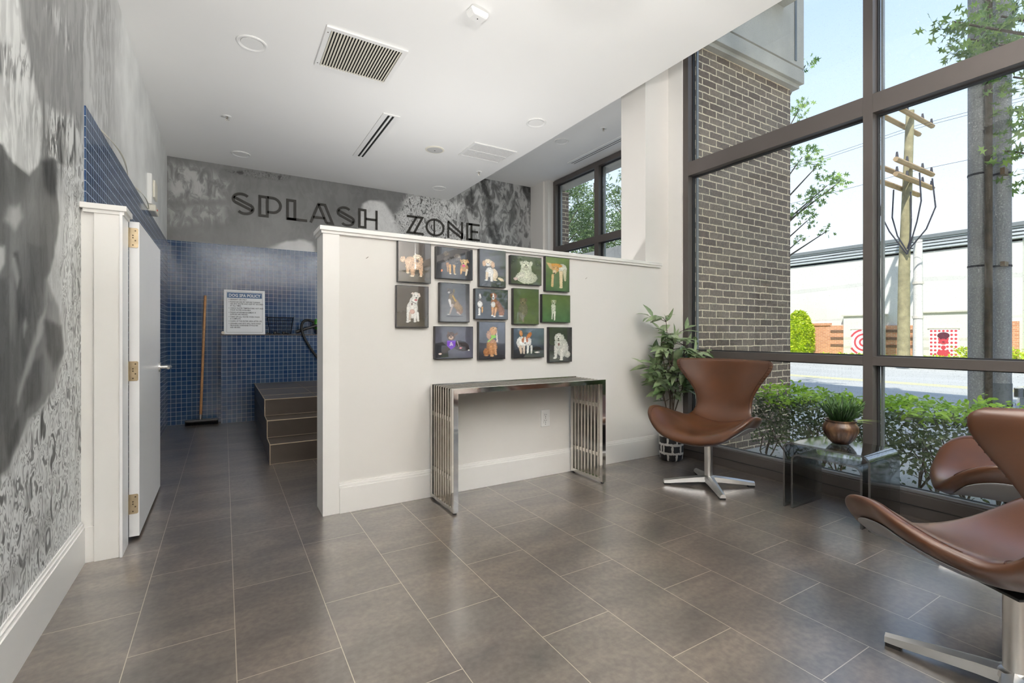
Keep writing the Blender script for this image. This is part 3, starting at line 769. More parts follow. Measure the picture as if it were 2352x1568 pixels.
for i in range(30):
    y = -w + fw + (i + 0.5) * 2 * (w - fw) / 30; box(b, -a + fw, a - fw, y - 0.002, y + 0.002, -0.0065, -0.003)
obj('perforated_face', b, 'white_plastic', t)
obj('duct_opening', bx(-a + fw, a - fw, -w + fw, w - fw, -0.002, 0), 'shadow_gap', t)
t = thing('ceiling_speaker', 'round ceiling speaker with fine grey grille between vent and slot diffuser', 'speaker', (2.022, 5.03, ZC), 0)
obj('grille', lathe(B(), [(0.085, -0.004), (0.085, -0.009), (0.0, -0.012)][:2] + [(0.03, -0.012)], 36), plain('speaker_grey', s2l(196, 196, 194), 0.6).name, t, smooth=True)
obj('rim', lathe(B(), [(0.105, 0), (0.105, -0.006), (0.088, -0.010), (0.085, -0.004)], 40), 'cream_plastic', t, smooth=True)
obj('badge', tube(B(), [(0, 0, -0.015), (0, 0, -0.012)], 0.006, 10), 'black_plastic', t)
def sprinkler(x, y, z, label):
    t = thing('sprinkler_head', label, 'sprinkler', (x, y, z), 0, 'fire sprinkler heads on the ceiling')
    obj('escutcheon', lathe(B(), [(0.036, 0), (0.036, -0.004), (0.020, -0.008), (0.018, -0.002)], 24), 'white_plastic', t, smooth=True)
    b = tube(B(), [(0, 0, -0.001), (0, 0, -0.022)], 0.009, 10); tube(b, [(-.009, 0, -.02), (-.013, 0, -.034), (-.004, 0, -.048)], 0.0025, 6); tube(b, [(.009, 0, -.02), (.013, 0, -.034), (.004, 0, -.048)], 0.0025, 6)
    tube(b, [(0, 0, -.02), (0, 0, -.048)], 0.003, 6)
    obj('frame', b, 'stainless', t)
    obj('deflector', lathe(B(), [(0.017, -0.048), (0.017, -0.050)], 16), 'white_plastic', t)
sprinkler(0.028, 5.284, ZC, 'sprinkler head left of the long slot diffuser')
sprinkler(2.778, 5.427, ZC, 'sprinkler head beside the perforated register')
sprinkler(3.947, 4.402, ZU, 'sprinkler head on the higher ceiling near the column')
t = thing('motion_detector', 'small white wedge-shaped motion detector on the front of the ceiling', 'detector', (1.395, 2.745, ZC), math.radians(8))
bm = B(); P = [(-.065, 0), (.065, 0), (.065, -0.02), (.048, -0.045), (-.048, -0.045), (-.065, -0.02)]
prism(bm, P, frame_mat((0, -0.034, 0), (1, 0, 0), (0, 0, 1), (0, 1, 0)), 0.068)
bmesh.ops.bevel(bm, geom=bm.edges[:], offset=0.004, segments=2, affect='EDGES')
obj('housing', bm, 'white_plastic', t); obj('sensor_lens', tube(B(), [(0.0, 0, -0.047), (0, 0, -0.0449)], 0.004, 10), 'black_plastic', t)

# alarm strobe on left wall
t = thing('alarm_strobe', 'white wall alarm box with a small red light above the blue tiles', 'alarm', (XL, 5.14, 2.18), 0)
obj('housing', bx(0, 0.035, -0.02, 0.27, 0, 0.26, bev=0.006), 'white_plastic', t)
obj('strobe_lens', bx(0.035, 0.052, 0.04, 0.22, 0.07, 0.22, bev=0.006), 'cream_plastic', t)
obj('speaker_cone', bx(0.0, 0.06, -0.0, 0.25, -0.06, 0.0, bev=0.012), 'cream_plastic', t)
obj('indicator', tube(B(), [(0.06, 0.10, -0.03), (0.064, 0.10, -0.03)], 0.008, 8), 'red_led', t)

# ------------------------------------------------------------------ wall outlet
t = thing('wall_outlet', 'white double electrical outlet on the divider wall under the console table', 'outlet', (2.063, 2.945, 0.428), 0)
obj('cover_plate', bx(-.040, .040, -0.006, 0, -.062, .062, bev=0.002), 'white_plastic', t)
for z in (0.021, -0.021):
    r = obj('receptacle', bx(-.017, .017, -0.008, -0.0055, z - .0165, z + .0165, bev=0.001), 'white_plastic', t)
    b = bx(-.0085, -.006, -0.0086, -0.0078, z, z + .009); box(b, .006, .0085, -0.0086, -0.0078, z + .001, z + .008); tube(b, [(0, -.0086, z - .009), (0, -.0078, z - .009)], .003, 8)
    obj('socket_slot', b, 'shadow_gap', r)
obj('screw', tube(B(), [(0, -.0075, 0), (0, -.0055, 0)], .003, 8), 'stainless', t)
obj('usb_slot', bx(-.002, .002, -.0068, -.0058, -.048, -.042), 'shadow_gap', t)
# tiny nails and scuffs on the divider wall
for (x, z, lab) in ((0.748, 1.52, 'left of the dog pictures'), (2.46, 1.50, 'right of the dog pictures')):
    o = obj('wall_nail', tube(B(), [(x - 0.008, 2.944, z - 0.006), (x + 0.004, 2.938, z + 0.004)], 0.0012, 6), 'dark_screw'); tag(o, 'tiny bent nail sticking out of the white wall ' + lab, 'nail')

# ------------------------------------------------------------------ stainless console table
t = thing('console_table', 'polished stainless steel console table of parallel bars against the divider wall', 'table', (1.7275, 2.735, 0))
LX, LY, HT = 0.5845, 0.18, 0.735
nb = 10
for i in range(nb):
    front = i in (0, nb - 1)
    w = 0.030 if front else 0.014
    y = -LY + 0.015 + i * (2 * LY - 0.03) / (nb - 1)
    o = 0.0 if front else 0.004; T = 0.030 if front else 0.022
    bm = B()
    box(bm, -LX + o, LX - o, y - w / 2, y + w / 2, HT - T - o, HT - o)
    box(bm, -LX + o, -LX + T + o, y - w / 2, y + w / 2, 0.035 if not front else 0.012, HT - T - o); box(bm, LX - T - o, LX - o, y - w / 2, y + w / 2, 0.035 if not front else 0.012, HT - T - o)
    bmesh.ops.remove_doubles(bm, verts=bm.verts[:], dist=1e-5)
    obj('bar', bm, 'stainless_polished' if front else 'stainless', t)
for sx in (-1, 1):
    for z in (0.20, 0.55):
        x = sx * (LX - 0.015); obj('cross_bar', bx(x - 0.008, x + 0.008, -LY + 0.02, LY - 0.02, z - 0.013, z + 0.013), 'stainless', t)
    x = sx * (LX - 0.015); obj('foot_rail', bx(x - 0.015, x + 0.015, -LY + 0.03, LY - 0.03, 0.012, 0.036), 'stainless_polished', t)
    for sy in (-1, 1): obj('glide', tube(B(), [(x, sy * (LY - 0.02), 0), (x, sy * (LY - 0.02), 0.014)], 0.011, 12), 'black_rubber', t)
for x in (-0.3, 0.0, 0.3): obj('cross_bar', bx(x - 0.008, x + 0.008, -LY + 0.02, LY - 0.02, HT - 0.026, HT - 0.012), 'stainless', t)

# ------------------------------------------------------------------ winged swivel chairs
KEYS = [  # v, y, z, halfwidth, lift, forward, thickness
    (0.00, -.300, .335, .060, .000, .00, .050), (0.025, -.298, .342, .170, .012, .0, .058), (0.06, -.284, .354, .255, .050, .0, .064), (0.12, -.240, .362, .322, .115, .01, .066), (0.20, -.165, .362, .356, .162, .02, .066),
    (0.29, -.078, .358, .358, .175, .03, .068), (0.37, .010, .362, .358, .150, .03, .070), (0.44, .088, .378, .318, .095, .02, .072), (0.50, .150, .402, .256, .045, .015, .068),
    (0.56, .207, .450, .218, .020, .02, .058), (0.63, .252, .525, .202, .005, .03, .052), (0.71, .276, .610, .212, .0, .05, .050), (0.79, .285, .690, .256, .0, .07, .050),
    (0.86, .292, .760, .306, -.002, .09, .050), (0.92, .297, .812, .340, -.004, .10, .050), (0.965, .300, .852, .350, -.004, .10, .048), (0.99, .301, .870, .338, -.004, .09, .044), (1.0, .301, .876, .320, -.003, .085, .040)]
def cr_eval(v):
    K = KEYS; i = 0
    while i < len(K) - 2 and v > K[i + 1][0]: i += 1
    p0, p1, p2, p3 = K[max(i - 1, 0)], K[i], K[i + 1], K[min(i + 2, len(K) - 1)]
    h = p2[0] - p1[0]; t_ = (v - p1[0]) / h; out = []
    for c in range(1, 7):
        m1 = (p2[c] - p0[c]) / max(p2[0] - p0[0], 1e-6) * h; m2 = (p3[c] - p1[c]) / max(p3[0] - p1[0], 1e-6) * h
        t2, t3 = t_ * t_, t_ ** 3
        out.append((2 * t3 - 3 * t2 + 1) * p1[c] + (t3 - 2 * t2 + t_) * m1 + (-2 * t3 + 3 * t2) * p2[c] + (t3 - t2) * m2)
    return out
def chair_S(u, v):
    y, z, w, lift, fwd = cr_eval(v)[:5]
    a = abs(u)
    return Vector((u * w, y - fwd * a ** 2.2, z + lift * a ** 2.0))
def chair_N(u, v):
    e = 1e-3; u0, u1 = max(u - e, -1), min(u + e, 1); v0, v1 = max(v - e, 0.012), min(v + e, 0.995)
    du = chair_S(u1, min(max(v, .012), .995)) - chair_S(u0, min(max(v, .012), .995)); dv = chair_S(u, v1) - chair_S(u, v0)
    n = du.cross(dv); return n.normalized()
def shell_mesh(nu=40, nv=84, T=None, vmin=0.0, vmax=1.0, umax=1.0, off=0.0, side=0):
    us = [math.sin(PI / 2 * (2 * i / nu - 1)) * umax for i in range(nu + 1)]
    vs = [vmin + (vmax - vmin) * j / nv for j in range(nv + 1)]
    bm = B(); rows = []
    for j, v in enumerate(vs):
        ev = min(v, 1 - v) if (vmin == 0 and vmax == 1) else min(v - vmin, vmax - v); kv = math.sqrt(max(0.0, 1 - (1 - min(1, ev / 0.035)) ** 2))
        top, bot = [], []
        for u in us:
            k = math.sqrt(max(0, 1 - abs(u / umax) ** 5)) * kv
            p = chair_S(u, v); n_ = chair_N(u, v)
            th = cr_eval(v)[5] if T is None else T
            top.append(bm.verts.new(p + n_ * (th * 0.5 * k + off))); bot.append(bm.verts.new(p + n_ * (-th * 0.5 * k + off)))
        rows.append(top + bot[::-1][1:-1] if False else (top, bot))
    for j in range(nv):
        for i in range(nu):
            a, b2 = rows[j]; c, d2 = rows[j + 1]
            bm.faces.new([a[i], a[i + 1], c[i + 1], c[i]]); bm.faces.new([b2[i], d2[i], d2[i + 1], b2[i + 1]])
        a, b2 = rows[j]; c, d2 = rows[j + 1]
        bm.faces.new([a[0], c[0], d2[0], b2[0]]); bm.faces.new([a[-1], b2[-1], d2[-1], c[-1]])
    for r in (rows[0], rows[-1]):
        for i in range(nu): bm.faces.new([r[0][i], r[1][i], r[1][i + 1], r[0][i + 1]])
    bmesh.ops.remove_doubles(bm, verts=bm.verts[:], dist=2e-4)
    return bm
def make_chair(label):
    t = thing('swivel_chair', label, 'chair', (0, 0, 0), 0, 'brown leather winged swivel chairs')
    obj('seat_shell', shell_mesh(), 'leather', t, smooth='all')
    sh = obj('shell_underside', shell_mesh(28, 40, 0.016, 0.05, 0.46, 0.84, -0.030), 'shell_grey', t, smooth='all', label='smooth grey underside of the seat')
    # seam where seat meets back, stitched piping round the rim
    bm = B(); pts = []
    for i in range(41):
        u = -0.99 + 1.98 * i / 40; v = 0.50 + 0.045 * u * u; n_ = chair_N(u, v); k = math.sqrt(max(0, 1 - abs(u) ** 5))
        pts.append(chair_S(u, v) + n_ * (0.5 * cr_eval(v)[5] * k + 0.0008))
    tube(bm, pts, 0.0022, 6)
    obj('seam', bm, 'stitch', t)
    for s in (-1, 1):
        for (va, vb) in ((0.10, 0.47), (0.60, 0.985)):
            bm = B(); pts = []
            for i in range(61):
                v = va + (vb - va) * i / 60; u = s * 0.945; n_ = chair_N(u, v); k = math.sqrt(max(0, 1 - abs(u) ** 5))
                pts.append(chair_S(u, v) + n_ * (0.5 * cr_eval(v)[5] * k + 0.0008))
            tube(bm, pts, 0.0018, 6)
            obj('piping', bm, 'stitch', t)
        bm = B()   # gathered pleats on the wing tip
        for i in range(9):
            v = 0.80 + 0.02 * i; pts = []
            for k2 in range(5):
                u = s * (0.955 + 0.011 * k2); n_ = chair_N(u, v); k = math.sqrt(max(0, 1 - abs(u) ** 5)); pts.append(chair_S(u, v) + n_ * (0.5 * cr_eval(v)[5] * k + 0.0))
            tube(bm, pts, 0.003, 5)
        obj('pleat', bm, 'leather', t)
    bm = tube(B(), [(0, 0.0, 0.055), (0, 0.0, 0.20), (0, 0, 0.335)], [0.027, 0.027, 0.027], 24)
    obj('column', bm, 'chrome', t, smooth=True)
    obj('mounting_plate', bx(-0.09, 0.09, -0.09, 0.09, 0.318, 0.326, bev=0.003), 'black_plastic', t)
    bs = thing('base', None, None); bs.parent = t
    obj('hub', lathe(B(), [(0.034, 0.035), (0.046, 0.050), (0.042, 0.066), (0.030, 0.072)], 24), 'chrome', bs, smooth=True)
    for k in range(4):
        R = Matrix.Rotation(PI / 4 + k * PI / 2, 4, 'Z'); bm = B(); rows = []
        for (x, hw, z0, z1) in ((0.015, 0.034, 0.032, 0.074), (0.08, 0.030, 0.030, 0.068), (0.18, 0.025, 0.022, 0.056), (0.27, 0.0205, 0.014, 0.043), (0.305, 0.019, 0.013, 0.038)):
            rows.append([bm.verts.new(R @ Vector(q)) for q in ((x, -hw, z0), (x, hw, z0), (x, hw * .8, z1 - .008), (x, 0, z1), (x, -hw * .8, z1 - .008))])
        for i in range(4):
            for q in range(5): bm.faces.new([rows[i][q], rows[i][(q + 1) % 5], rows[i + 1][(q + 1) % 5], rows[i + 1][q]])
        bm.faces.new(rows[0][::-1]); bm.faces.new(rows[-1])
        obj('foot', bm, 'foot_metal', bs)
        obj('glide', box(B(), 0.262, 0.303, -0.017, 0.017, 0.0, 0.0135, M=R), 'black_rubber', bs)
    return t
def rot_chair(o, x, y, phi, base_deg):
    """phi: direction the sitter faces, degrees; base_deg: direction of one foot"""
    o.location = (x, y, 0); o.rotation_euler = (0, 0, math.radians(phi + 90))
    for c in o.children:
        if c.name.startswith('base'): c.rotation_euler = (0, 0, math.radians(base_deg - 45 - (phi + 90)))
def dup_chair(root, label):
    r = root.copy(); C.objects.link(r); r['label'] = label
    for ch in list(root.children):
        c = ch.copy(); C.objects.link(c); c.parent = r
        for g in ch.children:
            d_ = g.copy(); C.objects.link(d_); d_.parent = c
    return r
ch1 = make_chair('brown leather winged swivel chair beside the potted tree, seen whole from the front')
ch2 = dup_chair(ch1, 'brown leather winged swivel chair closest to the camera, cut off by the right edge')
ch3 = dup_chair(ch1, 'brown leather winged swivel chair mostly hidden behind the nearest one, by the window')
rot_chair(ch1, 2.90, 2.155, 191, 143)
rot_chair(ch2, 1.985, 0.44, 61, 100)
rot_chair(ch3, 3.0, 0.62, 112, 120)

# ------------------------------------------------------------------ nested side tables
def waterfall(name, label, x0, x1, y0, y1, h, T=0.011, r=0.045):
    path = []
    path.append((y0, 0.0)); path.append((y0, h - r))
    for i in range(1, 9): a = PI - (PI / 2) * i / 8; path.append((y0 + r + r * math.cos(a), h - r + r * math.sin(a)))
    for i in range(0, 9): a = PI / 2 - (PI / 2) * i / 8; path.append((y1 - r + r * math.cos(a), h - r + r * math.sin(a)))
    path.append((y1, 0.0)); bm = B(); rows = []
    for i, (y, z) in enumerate(path):
        d_ = Vector((path[min(i + 1, len(path) - 1)][0] - path[max(i - 1, 0)][0], path[min(i + 1, len(path) - 1)][1] - path[max(i - 1, 0)][1])).normalized()
        n_ = Vector((d_.y, -d_.x)) * T
        rows.append([bm.verts.new(q) for q in ((x0, y, z), (x1, y, z), (x1, y + n_.x, z + n_.y), (x0, y + n_.x, z + n_.y))])
    for i in range(len(rows) - 1):
        for k in range(4): bm.faces.new([rows[i][k], rows[i][(k + 1) % 4], rows[i + 1][(k + 1) % 4], rows[i + 1][k]])
    bm.faces.new(rows[0][::-1]); bm.faces.new(rows[-1])
    o = obj(name, bm, 'smoked_glass', smooth=True); tag(o, label, 'table', 'nesting tables of bent smoked glass')
    return o
waterfall('side_table', 'taller bent smoked-glass side table holding the potted succulent', 2.945, 3.30, 1.195, 1.660, 0.40)
waterfall('side_table', 'lower bent smoked-glass table nested under the taller one', 2.95, 3.285, 1.235, 1.615, 0.335)

# succulent in a ribbed brown bowl
px_, py_, pz_ = 3.165, 1.44, 0.4005
t = thing('potted_succulent', 'small spiky green succulent in a ribbed brown ceramic bowl on the glass table', 'plant', (px_, py_, pz_))
m, tt, bb_ = new_mat('ceramic_brown')
nz = N(tt, 'ShaderNodeTexNoise', Scale=30.0, Detail=4.0); tt.links.new(locco(tt, (1, 1, 0.4)), nz.inputs[0])
rr_ = ramp(tt, nz.outputs[0], [(0.35, s2l(48, 28, 20)), (0.55, s2l(84, 58, 40)), (0.72, s2l(132, 102, 70))]); tt.links.new(rr_.outputs[0], bb_.inputs['Base Color']); bb_.inputs['Roughness'].default_value = 0.3
prof = [(0.040, 0.0), (0.046, 0.004), (0.060, 0.022), (0.078, 0.050), (0.089, 0.078), (0.092, 0.095), (0.087, 0.112), (0.078, 0.124), (0.077, 0.130), (0.083, 0.138), (0.083, 0.143), (0.076, 0.143), (0.070, 0.132), (0.070, 0.122)]
obj('bowl', lathe(B(), prof, 72, flute=lambda a, z: 0.030 * math.cos(24 * a) * (1 if 0.01 < z < 0.085 else 0)), 'ceramic_brown', t, smooth=True)
obj('soil', lathe(B(), [(0.069, 0.118), (0.069, 0.124)], 24), 'soil', t)
rnd = random.Random(5); bm = B()
for i in range(85):
    a = rnd.uniform(0, 2 * PI); q = rnd.uniform(0, 1) ** 0.5; r0 = 0.035 * q
    lean = 0.25 + 0.75 * q * rnd.uniform(0.7, 1.15); L = rnd.uniform(0.10, 0.175); p = Vector((r0 * math.cos(a), r0 * math.sin(a), 0.12)); pts = [p.copy()]
    d_ = Vector((math.cos(a) * lean, math.sin(a) * lean, 1)).normalized()
    for k in range(4):
        d_ = (d_ + Vector((rnd.uniform(-.12, .12), rnd.uniform(-.12, .12), 0.06))).normalized(); p = p + d_ * L / 4; pts.append(p.copy())
        if k in (1, 2) and rnd.random() < 0.7:
            s_ = (d_ + Vector((rnd.uniform(-.7, .7), rnd.uniform(-.7, .7), 0.2))).normalized(); tube(bm, [p, p + s_ * 0.012, p + s_ * 0.035], [0.0036, 0.0042, 0.002], 4)
    tube(bm, pts, [0.003, 0.0046, 0.0054, 0.005, 0.0022], 5)
obj('foliage', bm, 'leaf_succulent', t, smooth='all')
def leaf(bm, p, d_, up, L, Wd, fold=0.25, bend=0.15, seg=4, mi=0):
    d_ = Vector(d_).normalized(); s_ = d_.cross(Vector(up)); s_ = s_.normalized() if s_.length > 1e-4 else d_.orthogonal().normalized(); n_ = s_.cross(d_).normalized()
    prev = None
    for i in range(seg + 1):
        q = i / seg; w = Wd * 0.5 * math.sin(PI * min(1, q ** 0.75 * 0.98 + 0.02)) if 0 < i < seg else 0.0005
        c = Vector(p) + d_ * (L * q) - n_ * (bend * L * q * q)
        row = [bm.verts.new(c - s_ * w + n_ * w * fold), bm.verts.new(c), bm.verts.new(c + s_ * w + n_ * w * fold)]
        if prev:
            for k in range(2): bm.faces.new([prev[k], prev[k + 1], row[k + 1], row[k]]).material_index = mi
        prev = row
bm = B()
for (a, L) in ((-0.9, 0.15), (-0.6, 0.13), (-1.3, 0.11), (-0.75, 0.17), (0.2, 0.10)):
    leaf(bm, (0.04 * math.cos(a), 0.04 * math.sin(a), 0.125), (math.cos(a), math.sin(a), 0.35), (0, 0, 1), L, 0.018, bend=0.25)
obj('pale_leaf', bm, 'leaf_pale', t, label='pale arching leaves on the right side')

# tall potted tree behind the chair
t = thing('potted_ficus', 'leafy green artificial tree in a black pot with white brush strokes in the corner', 'plant', (3.245, 2.775, 0))
m, tt, bb_ = new_mat('pot_brushed')
co = locco(tt); s_ = tt.nodes.new('ShaderNodeSeparateXYZ'); tt.links.new(co, s_.inputs[0])
at2 = N(tt, 'ShaderNodeMath', operation='ARCTAN2'); tt.links.new(s_.outputs['Y'], at2.inputs[0]); tt.links.new(s_.outputs['X'], at2.inputs[1])
cb = tt.nodes.new('ShaderNodeCombineXYZ'); tt.links.new(at2.outputs[0], cb.inputs[0]); tt.links.new(s_.outputs['Z'], cb.inputs[1])
mp = N(tt, 'ShaderNodeMapping'); tt.links.new(cb.outputs[0], mp.inputs[0]); mp.inputs['Scale'].default_value = (1, 8.5, 1)
dn = N(tt, 'ShaderNodeTexNoise', Scale=5.0, Detail=3.0); tt.links.new(mp.outputs[0], dn.inputs[0])
mx_ = N(tt, 'ShaderNodeVectorMath', operation='MULTIPLY_ADD'); tt.links.new(dn.outputs[1], mx_.inputs[0]); mx_.inputs[1].default_value = (0.16, 0.16, 0); tt.links.new(mp.outputs[0], mx_.inputs[2])
br = N(tt, 'ShaderNodeTexBrick', Scale=1.0); tt.links.new(mx_.outputs[0], br.inputs[0]); br.inputs['Brick Width'].default_value = 0.75; br.inputs['Row Height'].default_value = 0.62
br.inputs['Mortar Size'].default_value = 0.085; br.inputs['Mortar Smooth'].default_value = 0.1
br.inputs['Color1'].default_value = (0.012, 0.012, 0.014, 1); br.inputs['Color2'].default_value = (0.03, 0.03, 0.033, 1); br.inputs['Mortar'].default_value = (0.72, 0.71, 0.68, 1)
tt.links.new(br.outputs[0], bb_.inputs['Base Color']); bb_.inputs['Roughness'].default_value = 0.3
obj('pot', lathe(B(), [(0.080, 0.0), (0.092, 0.012), (0.098, 0.06), (0.103, 0.24), (0.103, 0.25), (0.094, 0.25), (0.090, 0.22)], 48), 'pot_brushed', t, smooth=True)
obj('soil', lathe(B(), [(0.09, 0.215), (0.09, 0.222)], 24), 'soil', t)
rnd = random.Random(11); stems = B(); lv = B(); tips = []
for k, (dx, dy, top) in enumerate(((-.06, .0, 1.18), (-.14, -.02, 1.0), (-.02, -.05, 1.05), (.06, -.10, 0.98), (.02, .02, 0.9), (-.20, .0, .78), (.09, -.16, .92))):
    pts = []
    for i in range(9):
        q = i / 8; pts.append(Vector((dx * q ** 1.4 + 0.012 * math.sin(5 * q + k), dy * q ** 1.4 + 0.012 * math.cos(4 * q + k), 0.22 + (top - 0.24) * q)))
    tube(stems, pts, [0.007 - 0.0045 * i / 8 for i in range(9)], 6)
    for i in range(4, 9):
        for r_ in range(3):
            a = rnd.uniform(0, 2 * PI); p = pts[i]; q = Vector((math.cos(a) - 0.15, math.sin(a) * 0.7 - .1, rnd.uniform(-.1, .6))).normalized()
            e_ = p + q * rnd.uniform(0.06, 0.17); tube(stems, [p, (p + e_) / 2 + Vector((0, 0, .01)), e_], [0.003, 0.0022, 0.0014], 5)
            for z_ in range(3):
                dd = (q + Vector((rnd.uniform(-.8, .8), rnd.uniform(-.8, .8), rnd.uniform(-.6, .4)))).normalized()
                pp = e_ - q * 0.02 * z_; L = rnd.uniform(0.09, 0.15)
                end = pp + dd * L
                if end.y > 0.135: dd.y -= 0.9; dd.normalize()
                leaf(lv, pp, dd, (rnd.uniform(-.5, .3), rnd.uniform(-1.2, .3), 1), L, L * 0.40, bend=rnd.uniform(0, .35))
    leaf(lv, pts[-1], (rnd.uniform(-.3, .5), rnd.uniform(-.4, .1), .7), (0, -1, 0.3), 0.13, 0.035)
for bmx in (lv, stems):
    for v_ in bmx.verts:
        if v_.co.z > 0.25:
            if v_.co.y > 0.150: v_.co.y = 0.150 + (v_.co.y - .15) * 0.02
            if v_.co.x > 0.165: v_.co.x = 0.165 + (v_.co.x - .165) * 0.02
obj('stem', stems, 'bark', t); obj('foliage', lv, 'leaf_ficus', t, smooth='all')

# ------------------------------------------------------------------ things in the washing corner
t = thing('push_broom', 'push broom with a light wooden handle leaning on the dark tiles', 'broom', (-0.215, 6.70, 0))
bm = tube(B(), [(-0.018, -0.02, 0.075), (0.004, 0.03, 0.80), (0.026, 0.085, 1.52)], 0.0145, 14)
obj('handle', bm, 'wood_handle', t, smooth=True)
obj('ferrule', tube(B(), [(-0.020, -0.022, 0.045), (-0.017, -0.018, 0.12)], 0.016, 14), 'chrome', t, smooth=True)
obj('head', bx(-0.17, 0.16, -0.06, 0.02, 0.035, 0.062, bev=0.008), 'black_plastic', t)
bm = B(); rnd = random.Random(3)
for i in range(90):
    for k in range(4):
        x = -0.165 + 0.32 * i / 89 + rnd.uniform(-.003, .003); y = -0.05 + 0.06 * k / 3
        tube(bm, [(x, y, 0.036), (x + rnd.uniform(-.006, .006), y + rnd.uniform(-.008, .008), 0.001)], 0.0016, 3, cap=False)
obj('bristles', bm, 'black_plastic', t)

# policy board on the ledge
t = thing('policy_sign', 'white framed dog spa policy board leaning on the tiled ledge', 'sign', (0.0, 6.700, 1.0575))
Mx = frame_mat((0, 0, 0), (1, 0, 0), (0, 0.115, 0.9934), (0, -0.9934, 0.115))
Wd, Hd = 0.443, 0.548
def sb(u0, u1, v0, v1, w0, w1, mat, name, par=t, **k):
    return obj(name, box(B(), u0, u1, v0, v1, w0, w1, M=Mx, **k), mat, par)
bd = sb(0, Wd, 0, Hd, -0.022, 0, 'sign_white', 'board', bev=0.002)
bm = B(); g = 0.0025
for (u0, u1, v0, v1) in ((.028, Wd - .028, .024, .024 + g), (.028, Wd - .028, Hd - .024 - g, Hd - .024), (.028, .028 + g, .024 + g, Hd - .024 - g), (Wd - .028 - g, Wd - .028, .024 + g, Hd - .024 - g)):
    box(bm, u0, u1, v0, v1, 0, 0.0008, M=Mx)
obj('border_line', bm, 'sign_ink', t); 
sb(.034, Wd - .034, Hd - .100, Hd - .034, 0, 0.0008, 'sign_blue', 'header_band')
def put_text(body, size, u, v, mat, name, sx=1.0, bold=0.0, align='LEFT', w=0.0012):
    tm = text_mesh(body, size, sx, 0.0004, align, bold)
    M = Mx @ Matrix.Translation((u, v, w))
    bm = B(); merge(bm, tm, M); return obj(name, bm, mat, t)
put_text('DOG SPA POLICY', 0.052, Wd / 2, Hd - .087, 'sign_white', 'title_text', 0.83, 0.0012, 'CENTER')
lines = [('b', 'RESIDENT USE ONLY.'), ('b', 'PLEASE SECURE PET BEFORE TURNING'), ('', 'ON ANY WATER AND KEEP PET SECURED'), ('', 'AT ALL TIMES.'), ('b', 'CHECK WATER TEMPERATURE. HOT AND'), ('', 'COLD WATER AVAILABLE.'),
         ('b', 'PLEASE ADVISE MANAGEMENT IF'), ('', 'SUPPLIES ARE NEEDED.'), ('b', 'TURN OFF ALL WATER WHEN WASH'), ('', 'IS COMPLETE.'), ('b', 'CLEAN UP THE ENTIRE AREA AFTER USE.'),
         ('b', 'OWNERS AND PETS WILL HAVE WASH'), ('', 'PRIVILEGES SUSPENDED IF POLICIES'), ('', 'ARE ABUSED.')]
v = Hd - 0.128; bm = B(); tb = bm
for i, (k_, s_) in enumerate(lines):
    if k_: v -= 0.006 if i else 0
    tm = text_mesh(s_, 0.0235, 0.80, 0.0004, 'LEFT', 0.0003); merge(bm, tm, Mx @ Matrix.Translation((.066, v, 0.0006)))
    if k_: tube(tb, [Mx @ Vector((.054, v + .008, 0)), Mx @ Vector((.054, v + .008, 0.001))], 0.0036, 10)
    v -= 0.0236
obj('rule_text', bm, 'sign_ink', t)

# wire basket, brushes, dryer
t = thing('wire_basket', 'dark wire basket standing on the tiled ledge beside the policy sign', 'basket', (0.620, 6.750, 1.0575))
bm = B()
def rect(z, ax, ay): return [(-ax, -ay, z), (ax, -ay, z), (ax, ay, z), (-ax, ay, z), (-ax, -ay, z)]
for i, z in enumerate((0.004, 0.045, 0.09, 0.135, 0.18, 0.215)):
    q = i / 5; tube(bm, rect(z, 0.118 + 0.03 * q, 0.034 + 0.008 * q), 0.0018 if i < 5 else 0.0035, 5)
for i in range(13):
    x = -1 + 2 * i / 12
    for s in (-1, 1): tube(bm, [(x * .118, s * .034, .004), (x * .148, s * .042, .215)], 0.0013, 4)
for i in range(5):
    y = -1 + 2 * i / 4
    for s in (-1, 1): tube(bm, [(s * .118, y * .034, .004), (s * .148, y * .042, .215)], 0.0013, 4)
obj('wire_frame', bm, 'wire_black', t)
obj('handle', tube(B(), [(-.148, -.04, .215), (-.160, -.042, .225), (-.160, .042, .225), (-.148, .04, .215)], 0.003, 6), 'wire_black', t)
obj('handle', tube(B(), [(.148, -.04, .215), (.160, -.042, .225), (.160, .042, .225), (.148, .04, .215)], 0.003, 6), 'wire_black', t)
def brush(x, label, rz, r=0.026):
    t = thing('grooming_brush', label, 'brush', (x, 6.672, 1.0575), rz, 'black grooming brushes on the ledge')
    bm = B(); lathe(bm, [(0.3 * r, 0.0), (0.85 * r, 0.18 * r), (r, 0.8 * r), (0.8 * r, 1.4 * r), (0.2 * r, 1.72 * r)], 18)
    obj('bristle_head', bm, 'black_plastic', t, smooth=True)
    obj('handle', tube(B(), [(0.6 * r, 0, r * .8), (r * 2.3, 0.002, r * .5), (r * 3.2, 0.004, r * .42)], [.008, .0075, .006], 10), 'black_rubber', t, smooth=True)
brush(0.465, 'black brush at the foot of the policy sign, left of the basket', 0.0, 0.014)
brush(0.548, 'round black brush in front of the wire basket, left of its twin', 0.0, 0.021)
brush(0.645, 'round black brush in front of the middle of the wire basket', 0.0, 0.022)
o = obj('rolled_towel', tube(B(), [(-0.008, 6.66, 1.077), (-0.008, 6.71, 1.077)], 0.0185, 16), 'cream_plastic', smooth=True); tag(o, 'small white roll tucked behind the left edge of the policy sign', 'towel')
t = thing('pet_dryer', 'green and black pet dryer with a black hose on the tiled ledge', 'dryer', (1.13, 6.735, 1.0575))
